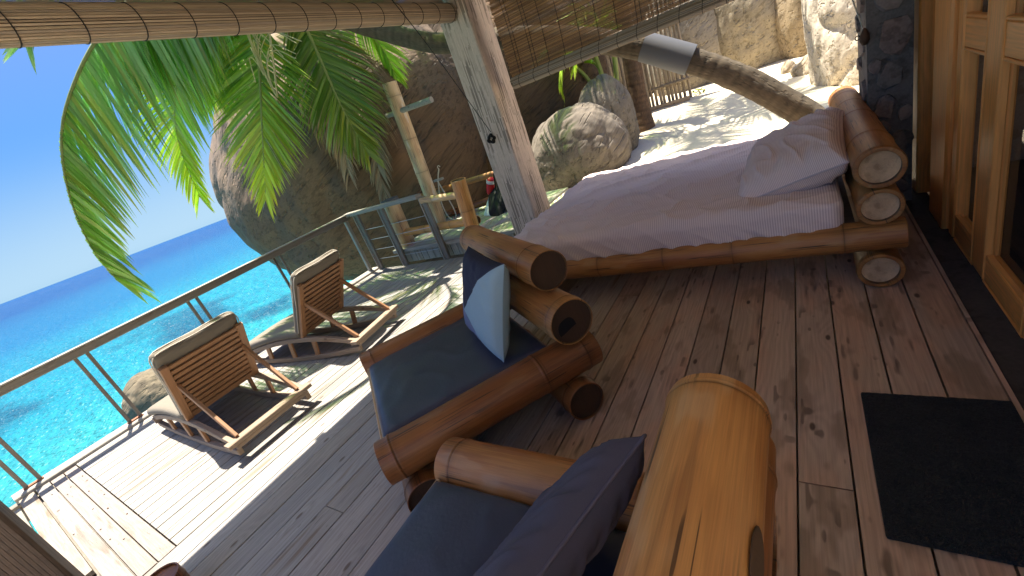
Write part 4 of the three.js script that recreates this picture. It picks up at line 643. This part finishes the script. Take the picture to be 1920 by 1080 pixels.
{ // the leaning palm over the deck
  const p = thing('leaning_coconut_palm', 'leaning coconut palm with a metal sheet round its trunk and fronds over the sea', 'palm tree');
  const tr = palmTrunk(p, [[0.62, -0.25, -5.45], [0.2, 0.27, -5.25], [0.0, 0.51, -5.2], [-0.41, 0.92, -5.15], [-0.75, 1.2, -5.1], [-1.16, 1.49, -5.05], [-2.06, 1.95, -4.92], [-3.0, 2.28, -4.8], [-3.53, 2.45, -4.75], [-4.25, 2.90, -4.6], [-4.68, 3.3, -4.2], [-4.73, 3.54, -3.77]], 0.128, 0.108, 0.03);
  // metal sheet
  const A = V(-1.27, 1.565, -5.04), B = V(-0.86, 1.285, -5.085), d = B.clone().sub(A), sh = new THREE.CylinderGeometry(0.139, 0.143, d.length(), 40, 1, true); sh.applyQuaternion(new THREE.Quaternion().setFromUnitVectors(UP, d.clone().normalize().negate())); sh.translate((A.x + B.x) / 2, (A.y + B.y) / 2, (A.z + B.z) / 2); part('metal_sheet', sh, M.tin, p);
  const G = [0.06, 0.135, 0.03], grey = [0.085, 0.15, 0.062];
  const C0 = [-4.73, 3.54, -3.77], lime = [0.09, 0.17, 0.02];
  frond(p, [C0, [-4.58, 3.67, -3.18], [-4.56, 3.48, -2.54], [-4.62, 3.14, -1.98], [-4.7, 2.81, -1.61], [-4.76, 2.46, -1.33], [-4.84, 2.01, -1.14], [-4.89, 1.58, -1.06], [-4.93, 1.27, -1.08]], { n: 140, len: 1.02, wid: 0.03, droop: 0.85, miss: 0.1, color: grey, tip: [0.12, 0.19, 0.03], rr: 0.028, heading: [-1, 0, 0.25], upw: 0.35, fold: 1, yellow: 0.12 });
  frond(p, [C0, [-5.33, 3.65, -3.6], [-5.82, 3.35, -3.18], [-6.15, 2.77, -2.82], [-6.29, 2.32, -2.69], [-6.37, 1.81, -2.63]], { n: 110, len: 0.8, wid: 0.029, droop: 0.35, color: [0.10, 0.175, 0.02], tip: [0.19, 0.25, 0.02], heading: [0.8, 0, 0.6], upw: 0.3, yellow: 0.2 });
  frond(p, [C0, [-4.6, 3.72, -3.35], [-4.65, 3.74, -2.92], [-4.76, 3.6, -2.51], [-4.92, 3.36, -2.22], [-5.05, 3.12, -2.02]], { n: 120, len: 1.3, wid: 0.03, droop: 0.75, miss: 0.1, color: G, tip: [0.13, 0.2, 0.03], heading: [-1, 0, 0.25], upw: 0.35, fold: 1, yellow: 0.15 });
  frond(p, [C0, [-5.14, 3.98, -3.84], [-5.41, 4.03, -3.61], [-5.68, 3.87, -3.3], [-5.94, 3.57, -3.03], [-6.12, 3.3, -2.84]], { n: 120, len: 1.5, wid: 0.032, droop: 0.7, color: lime, tip: [0.18, 0.25, 0.03], heading: [-1, 0, 0.2], upw: 0.35, fold: 1, yellow: 0.25 });
  frond(p, [C0, [-4.98, 3.83, -3.8], [-5.23, 3.83, -3.63], [-5.47, 3.6, -3.41], [-5.68, 3.29, -3.25], [-5.85, 2.94, -3.14]], { n: 95, len: 1.4, wid: 0.03, droop: 0.6, color: [0.07, 0.15, 0.02], tip: [0.16, 0.24, 0.03], heading: [-1, 0, 0.2], upw: 0.35, fold: 1, yellow: 0.2 });
  frond(p, [C0, [-4.75, 3.8, -3.4], [-5.0, 3.86, -2.95], [-5.3, 3.7, -2.6], [-5.5, 3.4, -2.42]], { n: 75, len: 1.4, wid: 0.03, droop: 0.7, color: [0.05, 0.12, 0.025], tip: [0.11, 0.19, 0.035], heading: [-1, 0, 0.2], upw: 0.35, fold: 1 });
  frond(p, [[-4.79, 3.56, -3.68], [-5.05, 3.31, -3.65], [-5.18, 2.85, -3.49], [-5.35, 2.2, -3.23], [-5.56, 1.49, -2.96]], { n: 125, len: 0.82, wid: 0.028, droop: 0.12, color: [0.055, 0.115, 0.012], tip: [0.25, 0.29, 0.03], lift: 0.05, heading: [0.5, 0, 0.85], upw: 0.3, rr: 0.03, yellow: 0.2 });
  frond(p, [[-4.7, 3.53, -3.81], [-4.85, 3.23, -4.11], [-4.93, 2.76, -4.19], [-5.0, 2.24, -4.24], [-5.0, 1.57, -4.31]], { n: 115, len: 0.85, wid: 0.028, droop: 0.15, color: [0.045, 0.085, 0.012], tip: [0.09, 0.12, 0.015], lift: 0.05, heading: [0.6, 0, 0.8], upw: 0.3, rr: 0.03 });  // frond in shade, darkened through its leaflet colours
  frond(p, [[-4.67, 3.52, -3.85], [-4.8, 3.5, -4.52], [-4.93, 3.23, -5.08], [-4.99, 2.84, -5.42], [-5.09, 2.44, -5.56]], { n: 100, len: 0.8, wid: 0.028, droop: 0.5, color: [0.06, 0.14, 0.02], tip: [0.14, 0.22, 0.03] });
  frond(p, [[-4.73, 3.54, -3.77], [-4.2, 3.85, -3.2], [-3.97, 3.7, -2.5], [-3.98, 3.46, -1.95], [-4.06, 3.22, -1.58], [-4.18, 3.05, -1.40], [-4.25, 2.93, -1.32]], { n: 90, len: 0.6, wid: 0.024, droop: 0.25, color: [0.09, 0.16, 0.06], tip: [0.1, 0.17, 0.05], heading: [0.9, 0, 0.3], upw: 0.3 });
  const dead = [0.21, 0.145, 0.085];
  frond(p, [[-4.89, 3.53, -3.91], [-5.28, 3.13, -4.28], [-5.54, 2.59, -4.46], [-5.69, 1.92, -4.55], [-5.78, 1.39, -4.46]], { n: 110, len: 0.8, wid: 0.026, droop: 1.4, color: dead, tip: [0.3, 0.23, 0.15], dead: true, yellow: 0, miss: 0.25, heading: [0.5, 0, 0.85] });
  frond(p, [[-4.86, 3.52, -3.96], [-5.07, 3.17, -4.5], [-5.24, 2.44, -4.84], [-5.38, 1.62, -4.78], [-5.46, 0.9, -4.66]], { n: 110, len: 0.8, wid: 0.024, droop: 1.5, color: dead, tip: [0.3, 0.23, 0.15], dead: true, yellow: 0, miss: 0.25, heading: [0.5, 0, 0.85] });
  // fronds on the landward side, out of the picture
  for (const [ax, az, l] of [[0.6, -0.9, 1], [-0.2, -1, 1.05], [1, -0.2, 0.9], [-0.8, -0.6, 1]]) { const k = Math.hypot(ax, az), X = ax / k, Z = az / k; frond(p, [[-4.73, 3.56, -3.8], [-4.73 + X * 0.8 * l, 4.05, -3.8 + Z * 0.8 * l], [-4.73 + X * 1.7 * l, 4.1, -3.8 + Z * 1.7 * l], [-4.73 + X * 2.5 * l, 3.75, -3.8 + Z * 2.5 * l]], { n: 70, len: 0.8, wid: 0.036, droop: 0.6, color: G }); }
  frond(p, [[-4.73, 3.56, -3.8], [-4.5, 4.15, -5.0], [-4.1, 4.05, -6.2], [-3.72, 3.45, -7.2]], { n: 80, len: 0.75, wid: 0.034, droop: 0.3, color: G });
  const fs = []; for (let i = 0; i < 16; i++) { const s = rr(-0.15, 0.35), e = rr(0.25, 0.55); const y0 = 2.45 + rr(-0.1, 0.4); fs.push(tube([V(-5.06, y0, -3.44), V(-5.03 + s * 0.2, y0 + 0.35, -3.45), V(-4.96 + s * 0.6, y0 + 0.5 + 0.1 * rnd(), -3.42 - s * 0.5), V(-4.9 + s * 1.4, y0 + 0.5 - e * 0.5, -3.4 - s * 0.9)], 0.0055, 18, 5)); }
  fs.push(tube([V(-4.73, 3.4, -3.68), V(-4.79, 3.11, -3.57), V(-4.94, 2.77, -3.51), V(-5.07, 2.43, -3.43)], 0.012, 20, 6));
  part('flower_stalk', mergeGeometries(fs), std({ color: C(0.52, 0.47, 0.25), roughness: 0.7 }), p);
  for (const [x, y, z] of [[-4.6, 3.36, -3.9], [-4.86, 3.33, -3.95], [-4.55, 3.42, -3.6]]) part('coconut', new THREE.SphereGeometry(0.11, 18, 14).scale(1, 1.25, 1).translate(x, y, z), std({ color: C(0.16, 0.17, 0.04), roughness: 0.5 }), p);
}
{ // palm whose crown shades the sand
  const p = thing('coconut_palm', 'thick reddish brown palm trunk standing at the left end of the stick fence', 'palm tree');
  palmTrunk(p, [[-2.52, 0.0, -8.75], [-2.5, 0.8, -8.8], [-2.48, 1.8, -8.85], [-2.55, 3.2, -8.8], [-2.8, 4.7, -8.6]], 0.165, 0.13, 0.14, [1.25, 0.95, 0.75]);
  for (let i = 0; i < 10; i++) { const a = i / 10 * 6.283 + rr(-0.2, 0.2), X = Math.cos(a), Z = Math.sin(a), l = rr(0.78, 0.98) * (X > 0.2 ? 0.8 : 1), e = i % 3 ? 0.75 : 0.2; frond(p, [[-2.8, 4.7, -8.6], [-2.8 + X * 0.8 * l, 5.0 + e * 0.4, -8.6 + Z * 0.8 * l], [-2.8 + X * 1.8 * l, 4.9 + e * 0.6, -8.6 + Z * 1.8 * l], [-2.8 + X * 2.7 * l, 4.4 + e * 0.5, -8.6 + Z * 2.7 * l]], { n: 75, len: 0.66, wid: 0.032, droop: 0.5, color: [0.02, 0.03, 0.01], tip: [0.025, 0.035, 0.012], yellow: 0 }); }
  const y = thing('young_palm', 'young palm with green stalks and drooping yellow green leaves beside the pointed boulder', 'palm');
  const base = [-2.78, 0.3, -8.35];
  const stalk = (pts, r) => part('stalk', tube(pts.map((q) => V(...q)), r, 24, 8), std({ color: C(0.22, 0.26, 0.06), roughness: 0.5 }), y);
  stalk([base, [-2.72, 0.8, -8.3], [-2.62, 1.5, -8.3], [-2.5, 2.2, -8.2]], 0.045); stalk([base, [-2.85, 0.9, -8.25], [-2.86, 1.5, -8.2], [-2.9, 2.1, -8.1]], 0.04); stalk([base, [-2.95, 0.9, -8.2], [-3.1, 1.5, -8.1], [-3.25, 1.8, -7.95]], 0.035);
  frond(y, [[-2.9, 1.6, -8.2], [-3.05, 1.95, -8.05], [-3.25, 1.95, -7.9], [-3.4, 1.7, -7.75], [-3.45, 1.35, -7.7]], { n: 60, len: 0.6, wid: 0.04, droop: 1.2, color: [0.14, 0.22, 0.02], tip: [0.3, 0.32, 0.03], t0: 0.05 });
  frond(y, [[-2.9, 1.9, -8.15], [-3.2, 2.2, -8.0], [-3.6, 2.1, -7.8], [-3.9, 1.7, -7.6], [-4.0, 1.3, -7.5]], { n: 60, len: 0.6, wid: 0.036, droop: 0.9, color: [0.05, 0.09, 0.02], tip: [0.1, 0.14, 0.03], t0: 0.05 });
  frond(y, [[-2.6, 1.6, -8.3], [-2.6, 2.2, -8.1], [-2.75, 2.4, -7.8], [-2.9, 2.1, -7.5], [-3.0, 1.7, -7.4]], { n: 60, len: 0.6, wid: 0.036, droop: 0.9, color: [0.14, 0.22, 0.02], tip: [0.26, 0.3, 0.03], t0: 0.05 });
  const fib = []; for (let i = 0; i < 24; i++) { const a = i / 24 * 6.283; fib.push(tube([V(base[0] + Math.cos(a) * 0.2, 0.22, base[2] + Math.sin(a) * 0.2), V(base[0] + Math.cos(a) * 0.13, 0.55, base[2] + Math.sin(a) * 0.13), V(base[0] + Math.cos(a) * 0.07 + 0.02, rr(0.8, 1.1), base[2] + Math.sin(a) * 0.07)], 0.03, 8, 6)); }
  part('root_collar', mergeGeometries(fib), std({ map: woodTeak, color: C(0.22, 0.105, 0.05), roughness: 0.9 }), y);
  const w = thing('weed', 'tiny green weed at the foot of the smooth grey rock wall', 'plant', [-1.78, 0.40, -10.7]);
  const bl = []; for (let i = 0; i < 26; i++) { const a = rnd() * 6.283, g = new THREE.SphereGeometry(0.04, 6, 4).scale(1, 0.25, 0.6).rotateY(-a).rotateZ(rr(-0.4, 0.4)).translate(Math.cos(a) * rr(0.03, 0.15), rr(0.02, 0.12), Math.sin(a) * rr(0.03, 0.12)); bl.push(g); }
  part('leaves', mergeGeometries(bl), std({ color: C(0.2, 0.25, 0.03), roughness: 0.7 }), w);
}
renderer.render(scene, camera);
